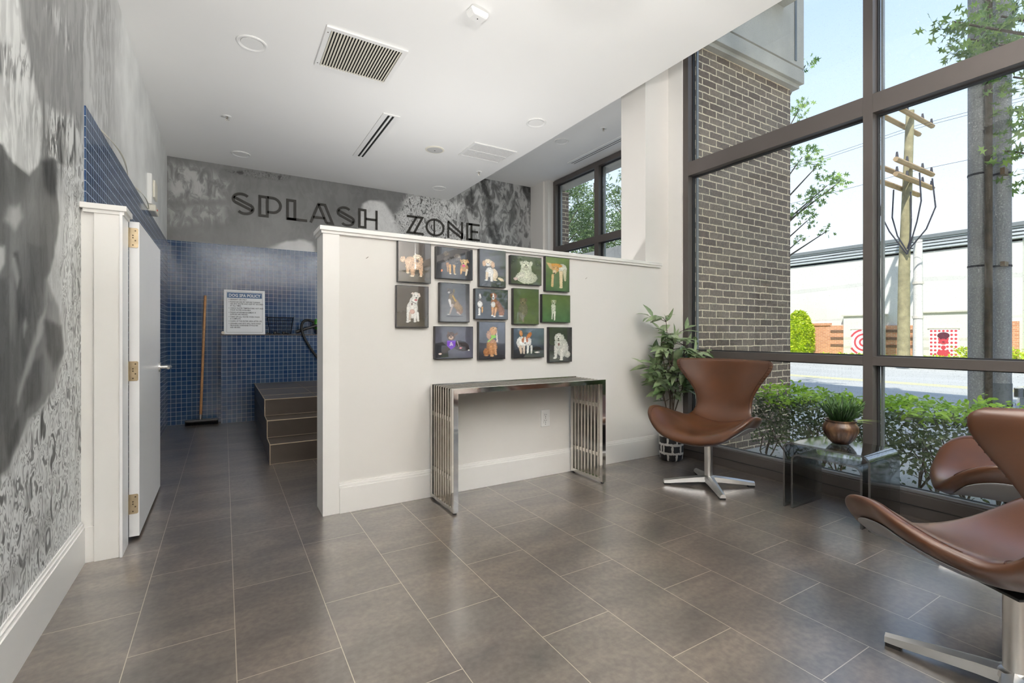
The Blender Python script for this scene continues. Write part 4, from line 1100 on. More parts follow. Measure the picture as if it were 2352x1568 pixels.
bm = tube(B(), [(-.115, 0, .135), (-.10, 0, .135), (-.06, 0, .135), (.10, 0, .135), (.12, 0, .135)], [.045, .068, .073, .073, .05], 28); obj('motor_housing', bm, 'green_plastic', t, smooth=True)
obj('end_cap', tube(B(), [(-.135, 0, .135), (-.112, 0, .135)], [.036, .046], 24), 'black_plastic', t, smooth=True)
obj('stand', bx(-.09, .09, -.05, .04, 0, .065, bev=.006), 'black_plastic', t)
obj('nozzle', tube(B(), [(-.06, -.075, .125), (-.22, -.075, .075), (-.34, -.075, .03)], [.017, .019, .021], 16), 'black_plastic', t, smooth=True)
hp = []
P = [Vector(q) for q in ((-.12, -.02, .165), (-.19, -.04, .185), (-.255, -.10, .165), (-.28, -.125, .10), (-.265, -.13, .0), (-.21, -.135, -.12), (-.13, -.14, -.25), (-.03, -.16, -.38), (.10, -.18, -.48), (.25, -.2, -.52))]
for i in range(len(P) - 1):
    for k in range(7): 
        q = k / 7; p0, p1, p2, p3 = P[max(i - 1, 0)], P[i], P[i + 1], P[min(i + 2, len(P) - 1)]
        hp.append(0.5 * ((2 * p1) + (p2 - p0) * q + (2 * p0 - 5 * p1 + 4 * p2 - p3) * q * q + (3 * p1 - p0 - 3 * p2 + p3) * q ** 3))
obj('hose', tube(B(), hp, [0.0155 + 0.0015 * (k % 2) for k in range(len(hp))], 14), 'black_rubber', t, smooth=True)

# ------------------------------------------------------------------ SPLASH ZONE lettering
LW = 0.0305
def stroke(bm, pts, w=LW, closed=False, y=YB - 0.003, dep=0.010):
    P = [Vector((p[0], p[1])) for p in pts]; n = len(P); L = []; R = []
    for i in range(n):
        a = P[i - 1] if (i > 0 or closed) else P[i]; b2 = P[(i + 1) % n] if (i < n - 1 or closed) else P[i]
        d1 = (P[i] - a); d2 = (b2 - P[i]); d1 = d1.normalized() if d1.length > 1e-9 else d2.normalized(); d2 = d2.normalized() if d2.length > 1e-9 else d1
        n1 = Vector((-d1.y, d1.x)); n2 = Vector((-d2.y, d2.x)); m_ = (n1 + n2)
        m_ = m_.normalized() if m_.length > 1e-4 else n1
        k = (w / 2) / max(m_.dot(n1), 0.35); L.append(P[i] + m_ * k); R.append(P[i] - m_ * k)
    rng = range(n if closed else n - 1)
    V = lambda p, yy: bm.verts.new((p.x, yy, p.y))
    for i in rng:
        j = (i + 1) % n; q = [L[i], L[j], R[j], R[i]]
        f = [V(p, y - dep) for p in q]; g = [V(p, y) for p in q]
        bm.faces.new(f[::-1]); bm.faces.new(g)
        for k in range(4): bm.faces.new([f[k], f[(k + 1) % 4], g[(k + 1) % 4], g[k]])
def arc(cx, cz, rx, rz, a0, a1, n=24): return [(cx + rx * math.cos(math.radians(a0 + (a1 - a0) * i / n)), cz + rz * math.sin(math.radians(a0 + (a1 - a0) * i / n))) for i in range(n + 1)]
Z0, Z1 = 2.540, 2.810; h2 = LW / 2
def letter(ch, x0, x1, parts, label):
    bm = B()
    for p in parts: stroke(bm, *p[:1], **(p[1] if len(p) > 1 else {}))
    bmesh.ops.remove_doubles(bm, verts=bm.verts[:], dist=1e-6)
    o = obj('letter_' + ch.lower(), bm, 'letter_black'); tag(o, label, 'letter', 'black inline capitals of the mural lettering')
def S_parts(x0, x1):
    cx = (x0 + x1) / 2; w = (x1 - x0) / 2 - h2; r = (Z1 - Z0 - LW) / 4
    top = arc(cx - w + r * 1.05, Z1 - h2 - r * 1.05, r * 1.05, r * 1.05, 225, 90, 16); ltop = arc(cx + 0.01, Z1 - h2 - w * 0.95, w * 1.0, w * .95, 90, 38, 10)
    c1 = (cx - w * 0.12, Z1 - h2 - r * 1.1); 
    up = arc(cx - 0.02, Z1 - h2 - r * 1.12, w - 0.02 + 0.0, r * 1.12, 215, 38, 30)
    dn = arc(cx + 0.02, Z0 + h2 + r * 1.12, w - 0.02, r * 1.12, 35, -142, 30)
    p0 = up[0]; p1 = dn[0]
    q0 = (up[0][0] + 0.055, up[0][1] + 0.065); q1 = (dn[0][0] - 0.0, dn[0][1])
    e0 = up[6]; 
    return [(up,), (dn,), ([up[0], (dn[9][0], dn[9][1])],), ([up[9], dn[0]],)]
letter('S', .084, .329, S_parts(.084, .329), 'black letter S that begins the lettering')
def P_parts(x0, x1):
    b_ = x0 + 0.115 - h2; r = 0.093
    zc = Z1 - h2 - r
    return [([(x0 + h2, Z0 + h2), (x0 + h2, Z1 - h2), (b_, Z1 - h2), (b_, Z0 + h2)], dict(closed=True)), ([(b_, Z1 - h2), (x1 - h2 - r, Z1 - h2)] + arc(x1 - h2 - r, zc, r, r, 90, -90, 20) + [(b_, zc - r)],)]
letter('P', .374, .64, P_parts(.374, .64), 'black letter P, second letter of the lettering')
letter('L', .692, .942, [([(.692 + h2, Z0 + h2), (.692 + h2, Z1 - h2), (.692 + .118 - h2, Z1 - h2), (.692 + .118 - h2, Z0 + h2)], dict(closed=True)), ([(.70, Z0 + h2), (.942, Z0 + h2)],)], 'black letter L in the mural lettering')
letter('A', .969, 1.292, [([(.969 + .018, Z0), (1.075 + .008, Z1 - h2), (1.165, Z1 - h2), (1.292 - .03, Z0 + h2), (1.185, Z0 + h2)],), ([(1.083, Z1 - h2), (1.185, Z0 + h2)],), ([(1.015, Z0 + .075), (1.16, Z0 + .075)],)], 'black letter A in the mural lettering')
letter('S', 1.316, 1.557, S_parts(1.316, 1.557), 'black letter S between the A and the H, partly behind the divider')
letter('H', 1.602, 1.87, [([(1.602 + h2, Z0 + h2), (1.602 + h2, Z1 - h2), (1.602 + .112 - h2, Z1 - h2), (1.602 + .112 - h2, Z0 + h2)], dict(closed=True)), ([(1.87 - h2, Z0), (1.87 - h2, Z1)],), ([(1.70, 2.675), (1.87 - h2, 2.675)],)], 'black letter H, last letter of the first word')
letter('Z', 2.293, 2.555, [([(2.300, Z1 - h2), (2.555 - .018, Z1 - h2), (2.41, Z0 + h2)],), ([(2.447, Z1 - h2), (2.293 + .018, Z0 + h2), (2.555, Z0 + h2)],)], 'black letter Z that begins the second word')
letter('O', 2.588, 2.891, [(arc(2.7395, 2.674, .1515 - h2, .131 - h2 + .004, 0, 360 - 9, 39), dict(closed=True)), ([(2.726, Z1 - .02), (2.726, Z0 + .02)], dict(w=.022))], 'black round letter O with a vertical bar through it')
letter('N', 2.94, 3.203, [([(2.94 + h2, Z0), (2.94 + h2, Z1 - .02)],), ([(2.948, Z1 - .012), (3.203 - h2, Z0 + .085), (3.203 - h2, Z0 + .02)], ), ([(2.96, Z1 - .11), (3.19, Z0 + .014)],), ([(3.203 - h2, Z1), (3.203 - h2, Z0 + .01)],)], 'black letter N in the second word')
letter('E', 3.261, 3.497, [([(3.261 + h2, Z0 + h2), (3.261 + h2, Z1 - h2), (3.35, Z1 - h2), (3.35, Z0 + h2)], dict(closed=True)), ([(3.30, Z1 - h2), (3.495, Z1 - h2)],), ([(3.30, Z0 + h2), (3.497, Z0 + h2)],), ([(3.35, 2.683), (3.465, 2.683)],)], 'black letter E that ends the second word')
# ------------------------------------------------------------------ dog portraits on the divider wall
def K_(x0, y0, x1, y1, r0, r1, col, fur=4): return ('K', x0, y0, x1, y1, r0, r1, col, fur)
def E_(cx, cy, rx, ry, col, fur=4, rot=0): return ('E', cx, cy, rx, ry, rot, col, fur)
def G_(pts, col, soft=3): return ('G', pts, col, soft)
def paint_pic(box_, bg, shapes, seed):
    x0, y0, x1, y1 = box_
    def f(x, y, z, U=None, V=None):
        X = x0 + (x1 - x0) * U; Y = y1 - (y1 - y0) * V
        t_ = (Y - y0) / (y1 - y0); s_ = (X - x0) / (x1 - x0)
        c0, c1 = np.array(s2l(*bg[0])), np.array(s2l(*bg[1]))
        img = c0[None, None, :] * (1 - t_[..., None]) + c1[None, None, :] * t_[..., None]
        img = img * (0.8 + 0.4 * fbm(X + seed * 31, Y, 0.012, 3))[..., None]
        S = (x1 - x0) / 100.0
        for sh in shapes:
            nz = fbm(X * 1.0 + seed * 17, Y * 0.7, 0.09 / S * 5, 3) - 0.5; nz2 = fbm(X + seed * 5, Y * 0.5 + 40, 0.22 / S * 5, 2) - 0.5
            if sh[0] == 'K':
                _, a, b_, c, d_, r0, r1, col, fur = sh
                ex, ey = c - a, d_ - b_; L = ex * ex + ey * ey + 1e-9; q = np.clip(((X - a) * ex + (Y - b_) * ey) / L, 0, 1)
                r_ = r0 + (r1 - r0) * q; sd = np.hypot(X - a - q * ex, Y - b_ - q * ey) - r_; rad = (r0 + r1) / 2
            elif sh[0] == 'E':
                _, a, b_, rx, ry, rot, col, fur = sh
                cr_, sr_ = math.cos(math.radians(rot)), math.sin(math.radians(rot)); dx, dy = X - a, Y - b_
                p, q = dx * cr_ + dy * sr_, -dx * sr_ + dy * cr_; k = np.sqrt((p / rx) ** 2 + (q / ry) ** 2); sd = (k - 1) * min(rx, ry); rad = min(rx, ry)
            else:
                _, pts, col, soft = sh; m = poly_mask(X, Y, pts, soft); img = img * (1 - m[..., None]) + np.array(s2l(*col)) * m[..., None]; continue
            m = 1 - sstep(-2.2, 2.2, sd + nz * fur * 3.2)
            vol = 0.72 + 0.34 * np.clip(-sd / max(rad, 1), 0, 1) - 0.10 * np.clip((X - (x0 + x1) / 2) / (x1 - x0), -1, 1)
            cc = np.array(s2l(*col))[None, None, :] * (vol * (1 + nz2 * (0.5 + 0.14 * fur)))[..., None]
            img = img * (1 - m[..., None]) + cc * m[..., None]
        return img
    return f
TAN, CRM, WHT, BLK, BRN, GLD = (206, 170, 136), (226, 208, 180), (232, 230, 224), (34, 32, 34), (140, 86, 50), (212, 160, 92)
DK = ((44, 42, 42), (58, 56, 54)); DB = ((56, 46, 36), (74, 66, 50)); GY = ((58, 60, 62), (118, 118, 122))
ART = [  # green backgrounds carry painted reflections of leaves
 ('a', 0.927, 1.145, 1.382, 1.638, (115, 90, 635, 800), DB, 'framed print of a shaggy tan dog standing, top left of the group', [
   E_(185, 405, 42, 55, TAN, 9), E_(310, 440, 95, 95, TAN, 9), K_(265, 500, 265, 630, 38, 22, TAN, 7), E_(265, 640, 28, 14, CRM, 4), K_(340, 540, 340, 680, 45, 30, TAN, 8), E_(335, 695, 36, 16, CRM, 4),
   K_(470, 520, 482, 670, 38, 22, TAN, 7), E_(478, 690, 26, 13, CRM, 4), E_(420, 470, 88, 110, TAN, 9), E_(420, 375, 78, 78, CRM, 9), E_(488, 400, 28, 55, TAN, 8), E_(345, 400, 26, 50, TAN, 8), E_(415, 415, 36, 40, (150, 110, 76), 6), E_(418, 418, 17, 14, BLK, 1), E_(392, 375, 7, 7, BLK, 0), E_(440, 372, 7, 7, BLK, 0)]),
 ('b', 1.181, 1.445, 1.419, 1.627, (735, 185, 1320, 740), ((26, 26, 30), (40, 40, 44)), 'print of a dark curly dog beside a smaller tan dog, second in the top row', [
   E_(890, 295, 52, 48, (88, 80, 70), 9), E_(905, 400, 62, 60, (92, 88, 86), 9), E_(1000, 420, 90, 72, (80, 74, 70), 9), E_(1075, 340, 62, 62, (104, 96, 90), 9), E_(1095, 330, 24, 26, (150, 140, 130), 5),
   K_(850, 440, 818, 590, 24, 12, (58, 50, 46), 4), E_(815, 605, 15, 22, (226, 140, 90), 3), K_(910, 470, 915, 610, 24, 14, (150, 110, 70), 5), K_(950, 500, 950, 645, 18, 12, GLD, 4), E_(958, 652, 18, 9, CRM, 2), K_(1015, 500, 1020, 640, 20, 13, (190, 150, 96), 4), E_(1030, 655, 20, 9, CRM, 2),
   E_(1185, 520, 66, 78, (180, 140, 90), 6), K_(1135, 560, 1130, 640, 22, 14, GLD, 4), K_(1230, 560, 1212, 660, 20, 13, CRM, 3), E_(1180, 420, 56, 52, (214, 180, 116), 6), E_(1240, 400, 18, 34, (190, 150, 100), 4, -25), E_(1130, 400, 16, 30, (170, 130, 80), 4), E_(1160, 405, 9, 8, BLK, 0), E_(1198, 408, 8, 8, BLK, 0), E_(1170, 445, 16, 12, BLK, 0), E_(1175, 490, 24, 22, (226, 66, 116), 2)]),
 ('c', 1.495, 1.705, 1.382, 1.640, (165, 90, 635, 790), ((66, 68, 76), (60, 62, 64)), 'print of a small cream spaniel sitting, third in the top row', [
   E_(545, 640, 62, 28, CRM, 6, 25), E_(410, 550, 84, 110, CRM, 6), E_(340, 520, 72, 95, WHT, 6), K_(295, 540, 290, 660, 28, 22, CRM, 5), K_(380, 560, 378, 670, 26, 20, WHT, 5), E_(285, 672, 30, 12, WHT, 3), E_(380, 680, 26, 12, WHT, 3), E_(440, 660, 40, 16, CRM, 4),
   E_(315, 335, 76, 70, CRM, 6), E_(242, 355, 30, 58, TAN, 6), E_(402, 370, 34, 66, TAN, 6), E_(312, 372, 34, 28, WHT, 4), E_(312, 358, 12, 9, BLK, 0), E_(290, 328, 7, 7, BLK, 0), E_(335, 328, 7, 7, BLK, 0)]),
 ('d', 1.744, 2.011, 1.414, 1.619, (735, 195, 1275, 750), ((60, 66, 56), (70, 78, 58)), 'print of a fluffy white terrier lying with a raised paw, fourth in the top row', [
   E_(1010, 610, 190, 130, (206, 208, 190), 9), K_(1000, 420, 1000, 600, 95, 120, (208, 210, 194), 8), K_(930, 560, 820, 650, 50, 34, (214, 212, 200), 7), E_(818, 655, 40, 30, (216, 196, 190), 5), E_(1000, 380, 92, 100, (214, 216, 200), 9), E_(918, 330, 30, 42, (200, 202, 186), 8), E_(1085, 330, 30, 50, (200, 202, 186), 8), E_(1000, 430, 60, 50, (190, 190, 174), 7), E_(1000, 365, 18, 14, BLK, 1), E_(965, 335, 8, 8, BLK, 0), E_(1040, 335, 8, 8, BLK, 0), E_(1000, 405, 36, 6, (70, 66, 60), 1)]),
 ('e', 2.046, 2.270, 1.377, 1.636, (1385, 225, 1780, 865), ((96, 116, 60), (60, 90, 60)), 'print of a white and tan hound with lowered head, right end of the top row', [
   E_(1660, 430, 80, 90, (212, 212, 196), 5), K_(1700, 470, 1710, 650, 34, 18, (196, 190, 160), 4), K_(1640, 500, 1640, 780, 32, 24, (220, 200, 160), 4), E_(1640, 790, 30, 18, (226, 208, 176), 3), K_(1500, 560, 1490, 770, 20, 22, (200, 170, 120), 4), E_(1550, 380, 110, 42, (214, 150, 60), 4), G_([(1395, 335), (1470, 345), (1500, 470), (1450, 440)], (190, 160, 110), 6), E_(1545, 440, 60, 70, (206, 160, 96), 4), E_(1530, 500, 34, 40, (214, 190, 150), 3), E_(1525, 528, 14, 11, BLK, 0), E_(1520, 420, 7, 7, BLK, 0), E_(1580, 420, 7, 7, BLK, 0)]),
 ('f', 0.918, 1.130, 1.098, 1.361, (85, 820, 605, 1500), DB, 'print of a smooth white dog sitting open-mouthed, left picture of the second row', [
   K_(355, 1060, 330, 1270, 62, 88, WHT, 2), E_(335, 1180, 90, 110, WHT, 2), K_(275, 1180, 262, 1400, 32, 20, WHT, 2), E_(258, 1418, 26, 14, WHT, 1), K_(300, 1270, 292, 1390, 22, 16, (200, 186, 170), 2), E_(292, 1402, 20, 11, WHT, 1), K_(385, 1200, 380, 1390, 30, 20, WHT, 2), E_(380, 1410, 24, 14, WHT, 1), K_(420, 1270, 432, 1385, 26, 18, WHT, 2), E_(434, 1398, 22, 12, WHT, 1), E_(335, 1245, 44, 40, (216, 180, 166), 2),
   K_(385, 1000, 365, 1080, 52, 55, WHT, 2), E_(395, 975, 58, 58, WHT, 2), G_([(310, 950), (335, 920), (370, 930), (345, 955)], (214, 200, 190)), G_([(425, 930), (460, 935), (472, 985), (455, 1000)], (214, 200, 190)), E_(410, 1020, 30, 22, (228, 220, 210), 1), E_(404, 1012, 14, 11, BLK, 0), E_(395, 1048, 26, 14, (180, 70, 80), 1), E_(372, 972, 7, 7, BLK, 0), E_(428, 978, 7, 7, BLK, 0), K_(325, 1075, 400, 1110, 5, 5, BLK, 0), E_(330, 1120, 9, 22, (96, 44, 40), 1)]),
 ('g', 1.205, 1.422, 1.135, 1.394, (795, 775, 1270, 1420), GY, 'print of a brindle greyhound sitting on a grey backdrop, second picture of the middle row', [
   E_(1030, 1330, 130, 10, (80, 80, 84), 2), E_(1110, 1230, 56, 66, (150, 118, 96), 3), K_(1010, 1080, 1105, 1190, 62, 55, (150, 124, 92), 4), K_(980, 960, 985, 1080, 40, 60, (120, 104, 84), 4), K_(995, 1140, 950, 1285, 20, 10, (176, 160, 150), 2), K_(945, 1060, 965, 1160, 22, 14, (216, 210, 206), 2), E_(930, 1300, 24, 8, (200, 196, 190), 1), K_(1075, 1260, 1120, 1300, 16, 10, (190, 170, 156), 2), E_(955, 910, 44, 48, (84, 78, 74), 4), E_(935, 930, 20, 18, (176, 170, 166), 2), E_(928, 905, 9, 8, BLK, 0), E_(1015, 900, 14, 34, (110, 96, 60), 3), E_(918, 880, 12, 22, (90, 84, 80), 3), K_(1000, 990, 1040, 1070, 12, 12, (186, 150, 60), 4)]),
 ('h', 1.462, 1.723, 1.158, 1.367, (85, 810, 675, 1360), ((52, 58, 56), (66, 70, 78)), 'print of two large sitting dogs, one black and white, one brown, central picture', [
   E_(170, 1090, 55, 110, (86, 76, 70), 5), E_(165, 1090, 44, 60, WHT, 5), K_(155, 1180, 155, 1280, 18, 15, WHT, 3), E_(150, 1288, 24, 12, WHT, 2), K_(205, 1150, 205, 1240, 15, 12, GLD, 3), E_(165, 930, 42, 52, (78, 72, 70), 4), K_(165, 900, 168, 965, 8, 20, WHT, 3), E_(165, 962, 10, 8, BLK, 0), E_(130, 930, 14, 34, BLK, 3), E_(204, 935, 14, 34, BLK, 3),
   K_(480, 1070, 560, 1210, 56, 60, (132, 84, 54), 4), E_(560, 1250, 52, 48, (150, 96, 62), 4), E_(550, 1302, 46, 9, WHT, 2), K_(420, 1020, 425, 1190, 56, 58, (150, 96, 56), 4), E_(405, 1090, 40, 56, WHT, 4), K_(395, 1160, 390, 1290, 20, 15, (200, 150, 104), 3), K_(455, 1160, 432, 1305, 20, 15, (206, 156, 108), 3), E_(388, 1296, 24, 12, WHT, 2), E_(425, 1314, 26, 13, WHT, 2), E_(412, 930, 52, 60, (160, 96, 52), 4), E_(365, 910, 16, 34, (120, 70, 40), 3), E_(460, 920, 16, 40, (120, 70, 40), 3), K_(408, 890, 406, 975, 8, 24, WHT, 2), E_(406, 962, 15, 12, BLK, 0), E_(388, 925, 7, 7, BLK, 0), E_(430, 928, 7, 7, BLK, 0)]),
 ('i', 1.766, 1.987, 1.127, 1.385, (790, 800, 1220, 1440), ((70, 84, 50), (84, 96, 60)), 'print of a dusky grey dog with a green leaf reflection painted behind, fourth in the middle row', [
   E_(950, 1180, 80, 140, (106, 100, 84), 7), K_(940, 1250, 950, 1390, 30, 20, (120, 112, 92), 5), K_(895, 1230, 900, 1370, 26, 20, (96, 92, 74), 5), E_(950, 1030, 56, 66, (116, 104, 84), 7), E_(905, 1000, 18, 34, (92, 84, 66), 5), E_(1000, 1000, 18, 34, (92, 84, 66), 5), E_(945, 1055, 13, 11, BLK, 0), E_(928, 1025, 7, 7, BLK, 0), E_(968, 1025, 7, 7, BLK, 0)]),
 ('j', 2.015, 2.278, 1.144, 1.353, (1295, 905, 1795, 1410), ((84, 100, 56), (70, 104, 70)), 'print of a slim white puppy standing, green leaf reflection painted behind, right end of the middle row', [
   K_(1490, 1110, 1490, 1220, 40, 34, (196, 200, 182), 6), K_(1475, 1230, 1465, 1350, 16, 12, (196, 200, 186), 3), K_(1515, 1220, 1510, 1370, 17, 13, (222, 222, 212), 3), E_(1495, 1040, 42, 46, (180, 184, 160), 6), E_(1460, 1020, 14, 30, (140, 146, 110), 5), E_(1530, 1020, 14, 30, (140, 146, 110), 5), E_(1490, 1058, 11, 9, BLK, 0), E_(1474, 1034, 6, 6, BLK, 0), E_(1510, 1034, 6, 6, BLK, 0)]),
 ('k', 1.172, 1.448, 0.893, 1.107, (150, 335, 705, 820), ((84, 84, 94), (92, 92, 108)), 'print of a black french bulldog lying in a purple bandana, left of the bottom row', [
   G_([(150, 590), (250, 570), (330, 640), (340, 800), (150, 820)], (40, 40, 46), 8), E_(525, 630, 130, 78, (72, 62, 62), 2, 18), K_(560, 600, 645, 695, 44, 16, (50, 42, 44), 2), E_(645, 700, 14, 11, WHT, 1), K_(390, 620, 240, 745, 40, 20, (70, 48, 40), 2), E_(218, 750, 22, 14, (230, 210, 200), 1), K_(470, 560, 495, 640, 6, 4, (170, 160, 160), 1), E_(520, 665, 20, 14, (220, 140, 150), 2), E_(378, 480, 62, 66, (98, 76, 66), 3), G_([(322, 450), (330, 400), (362, 440)], (96, 76, 68)), G_([(425, 445), (470, 420), (480, 450), (440, 475)], (96, 76, 68)), E_(376, 505, 36, 28, (190, 160, 140), 2), E_(376, 492, 13, 10, BLK, 0), E_(352, 465, 8, 8, BLK, 0), E_(408, 465, 8, 8, BLK, 0),
   G_([(318, 548), (445, 545), (440, 640), (378, 690), (320, 630)], (122, 70, 196)), E_(380, 585, 14, 13, (236, 226, 240), 0), G_([(352, 600), (360, 596), (410, 622), (404, 628)], (236, 226, 240), 1.5), G_([(402, 596), (410, 602), (358, 630), (352, 622)], (236, 226, 240), 1.5)]),
 ('l', 1.491, 1.701, 0.881, 1.142, (805, 260, 1210, 830), ((92, 98, 112), (50, 50, 54)), 'print of a curly golden dog in a green bow, second in the bottom row', [
   E_(1000, 640, 84, 130, (190, 136, 90), 5), E_(915, 720, 46, 62, (176, 120, 78), 5), K_(985, 640, 1000, 770, 34, 24, (200, 146, 100), 5), K_(1050, 620, 1062, 750, 24, 18, (206, 156, 116), 4), E_(1005, 782, 30, 14, (214, 170, 130), 3), E_(1066, 762, 20, 11, (214, 170, 130), 3), E_(915, 775, 34, 12, (190, 140, 100), 3), K_(1075, 400, 1085, 560, 10, 14, (216, 200, 190), 4), E_(1020, 400, 62, 70, (208, 158, 106), 5), E_(955, 460, 38, 66, (186, 146, 120), 5), K_(1040, 360, 1072, 350, 24, 14, (216, 170, 120), 3), E_(1078, 345, 8, 8, BLK, 0), E_(1025, 355, 7, 6, BLK, 0), G_([(985, 465), (1062, 462), (1066, 500), (1000, 520)], (134, 196, 60)), G_([(1000, 500), (1040, 495), (945, 570), (930, 560)], (150, 200, 80))]),
 ('m', 1.766, 2.034, 0.885, 1.100, (1340, 365, 1805, 810), ((86, 100, 116), (38, 38, 40)), 'print of a white and orange corgi with tall ears, third in the bottom row', [
   E_(1690, 690, 70, 44, (40, 38, 40), 4), E_(1460, 580, 78, 90, WHT, 6), E_(1560, 570, 50, 70, (226, 220, 214), 6), K_(1440, 650, 1450, 740, 24, 16, (210, 190, 170), 3), K_(1495, 650, 1495, 745, 20, 15, (216, 200, 186), 3), K_(1555, 640, 1550, 740, 20, 14, WHT, 3), K_(1610, 640, 1608, 745, 18, 13, WHT, 3), E_(1450, 440, 24, 48, (206, 140, 90), 3, -12), E_(1575, 470, 30, 56, (200, 120, 66), 3, 35), E_(1510, 545, 50, 50, (196, 110, 60), 3), K_(1512, 500, 1512, 590, 9, 24, WHT, 2), E_(1512, 590, 13, 10, BLK, 0), E_(1488, 540, 7, 7, BLK, 0), E_(1538, 540, 7, 7, BLK, 0), E_(1700, 735, 40, 12, WHT, 3)]),
 ('n', 2.078, 2.295, 0.845, 1.109, (1890, 350, 2235, 870), ((50, 52, 50), (66, 66, 66)), 'print of a big white mountain dog sitting, right end of the bottom row', [
   E_(2090, 660, 92, 140, (214, 214, 206), 7), E_(2165, 760, 46, 50, (206, 206, 196), 6), K_(1995, 640, 1985, 790, 34, 22, (220, 218, 210), 5), E_(1972, 812, 26, 14, (224, 222, 214), 3), K_(2080, 680, 2072, 820, 32, 22, (226, 224, 216), 5), E_(2072, 838, 26, 14, (228, 226, 218), 3), E_(2035, 590, 66, 90, (216, 216, 208), 7), E_(2035, 500, 66, 64, (222, 222, 214), 6), E_(1985, 510, 18, 44, (206, 206, 196), 5), E_(2095, 510, 20, 48, (206, 206, 196), 5), E_(2028, 520, 14, 11, BLK, 0), E_(2028, 546, 18, 8, (60, 50, 50), 1), E_(2008, 492, 6, 6, BLK, 0), E_(2048, 492, 6, 6, BLK, 0), E_(2032, 605, 14, 26, (120, 84, 84), 2)]),
]
for i, (key, ax0, ax1, az0, az1, bb_, bg, lab, shapes) in enumerate(ART):
    wpx, hpx = ax1 - ax0, az1 - az0
    t = thing('canvas_print', lab, 'picture', (ax0, 2.945, az0), 0, 'dog portraits on the divider wall')
    obj('canvas_block', bx(0, wpx, -0.030, 0, 0, hpx, bev=0.0012), 'black_plastic', t)
    f = paint_pic(bb_, bg, shapes, i + 1)
    nu, nv = int(wpx / 0.0021), int(hpx / 0.0021); e_ = 0.0035
    UU, VV = np.meshgrid(np.linspace(0, 1, nu), np.linspace(0, 1, nv))
    grid_mesh('print', lambda U, V: (e_ + (wpx - 2 * e_) * U, np.full(U.shape, -0.0306), e_ + (hpx - 2 * e_) * V), nu, nv, (lambda x, y, z: f(x, y, z, UU, VV)), 'photo_print', t)
# ------------------------------------------------------------------ outdoors
# building fabric outside the glazing
o = struct('wall_exterior_pier', bx(3.56, 5.285, 2.90, 3.05, -0.12, 3.72), 'brick_dark_x')
struct('wall_exterior_return', bx(4.70, 5.285, 3.05, 3.235, -0.12, 3.72), 'brick_dark_y')
o = struct('wall_exterior_far', bx(4.70, 5.00, 6.44, 7.6, -0.12, 3.46), 'brick_dark_x')
struct('trim_3', bx(4.69, 4.92, 3.24, 7.6, 3.47, 3.72), 'stucco_exterior')
b = bx(3.56, 5.375, 2.80, 3.24, 3.76, 3.90, bev=0.004); box(b, 3.56, 5.35, 2.84, 3.24, 3.72, 3.76); box(b, 3.56, 5.36, 2.83, 3.24, 3.90, 3.93)
box(b, 3.56, 5.385, 2.81, 3.24, 3.93, 5.6)
struct('trim_4', b, 'stucco_exterior')
struct('trim_5', bx(5.20, 5.235, 2.802, 2.811, 3.97, 5.5), 'metal_band_dark')
struct('trim_6', bx(4.6, 5.0, 2.62, 2.81, 4.46, 4.62), 'stucco_exterior')
struct('wall_upper', bx(-8, 3.56, -30, 34, 3.72, 11.7), 'stucco_exterior')
# ground
b = bx(3.56, 5.3, -16, 2.90, -0.30, -0.10); struct('floor_planting_bed', b, 'concrete_light')
struct('floor_sidewalk', box(bx(5.3, 7.9, -20, 40, -0.30, -0.11), 4.72, 5.3, 3.235, 40, -0.3, -0.11), 'concrete_light')
m, t, bb_ = new_mat('asphalt'); nz = N(t, 'ShaderNodeTexNoise', Scale=1.5, Detail=6.0); t.links.new(objco(t, scale=(1, 0.15, 1)), nz.inputs[0])
r_ = ramp(t, nz.outputs[0], [(0.3, s2l(168, 168, 166)), (0.7, s2l(184, 184, 182))]); t.links.new(r_.outputs[0], bb_.inputs['Base Color']); bb_.inputs['Roughness'].default_value = 0.9
struct('floor_road', bx(7.9, 22.4, -40, 60, -0.30, -0.16), 'asphalt')
plain('line_yellow', s2l(226, 214, 130), 0.8)
for x in (14.4, 14.75): struct('road_marking', bx(x, x + 0.12, -40, 60, -0.16, -0.157), 'line_yellow')
struct('floor_verge', bx(22.4, 60, -40, 60, -0.30, -0.10), 'grass')
struct('floor_far_walk', bx(21.6, 22.4, -40, 60, -0.16, -0.10), 'concrete_light')

# white commercial building across the street
t = thing('commercial_building', 'long white commercial building with metal roof band and orange brick base across the street', 'building', (25, 5.35, -0.1))
def fb(name, y0, y1, z0, z1, mat, d0=0.0, d1=0.3, label=None):
    return obj(name, bx(-d1, -d0 if d0 else 0.0, y0 - 5.35, y1 - 5.35, z0 + 0.1, z1 + 0.1), mat, t, label=label)
obj('wall', bx(0, 14, 0, 40, 0, 4.68), 'stucco_white', t)
b = B(); b2 = B()
for i, (z0, z1, dd) in enumerate(((4.60, 4.68, .12), (4.72, 4.80, .16), (4.84, 4.92, .18), (4.96, 5.02, .20))): box(b, -dd, 14, -0.1, 40, z0 + .1, z1 + .1)
box(b, 0.0, 14, -0.05, 40, 4.6, 5.1)
obj('roof_band', b, 'metal_band', t)
obj('roof_coping', bx(-0.26, 14, -0.12, 40, 5.13, 5.27), 'metal_band_dark', t)
fb('brick_base', 11.16, 26.0, -0.1, 1.50, 'brick_orange', 0, .10); fb('brick_base', 8.33, 9.53, -0.1, 1.46, 'brick_orange', 0, .10); fb('brick_base', 5.43, 6.72, -0.1, 1.56, 'brick_orange', 0, .10)
fb('brick_course', 11.75, 26.0, 1.50, 1.62, 'brick_orange', 0, .14)
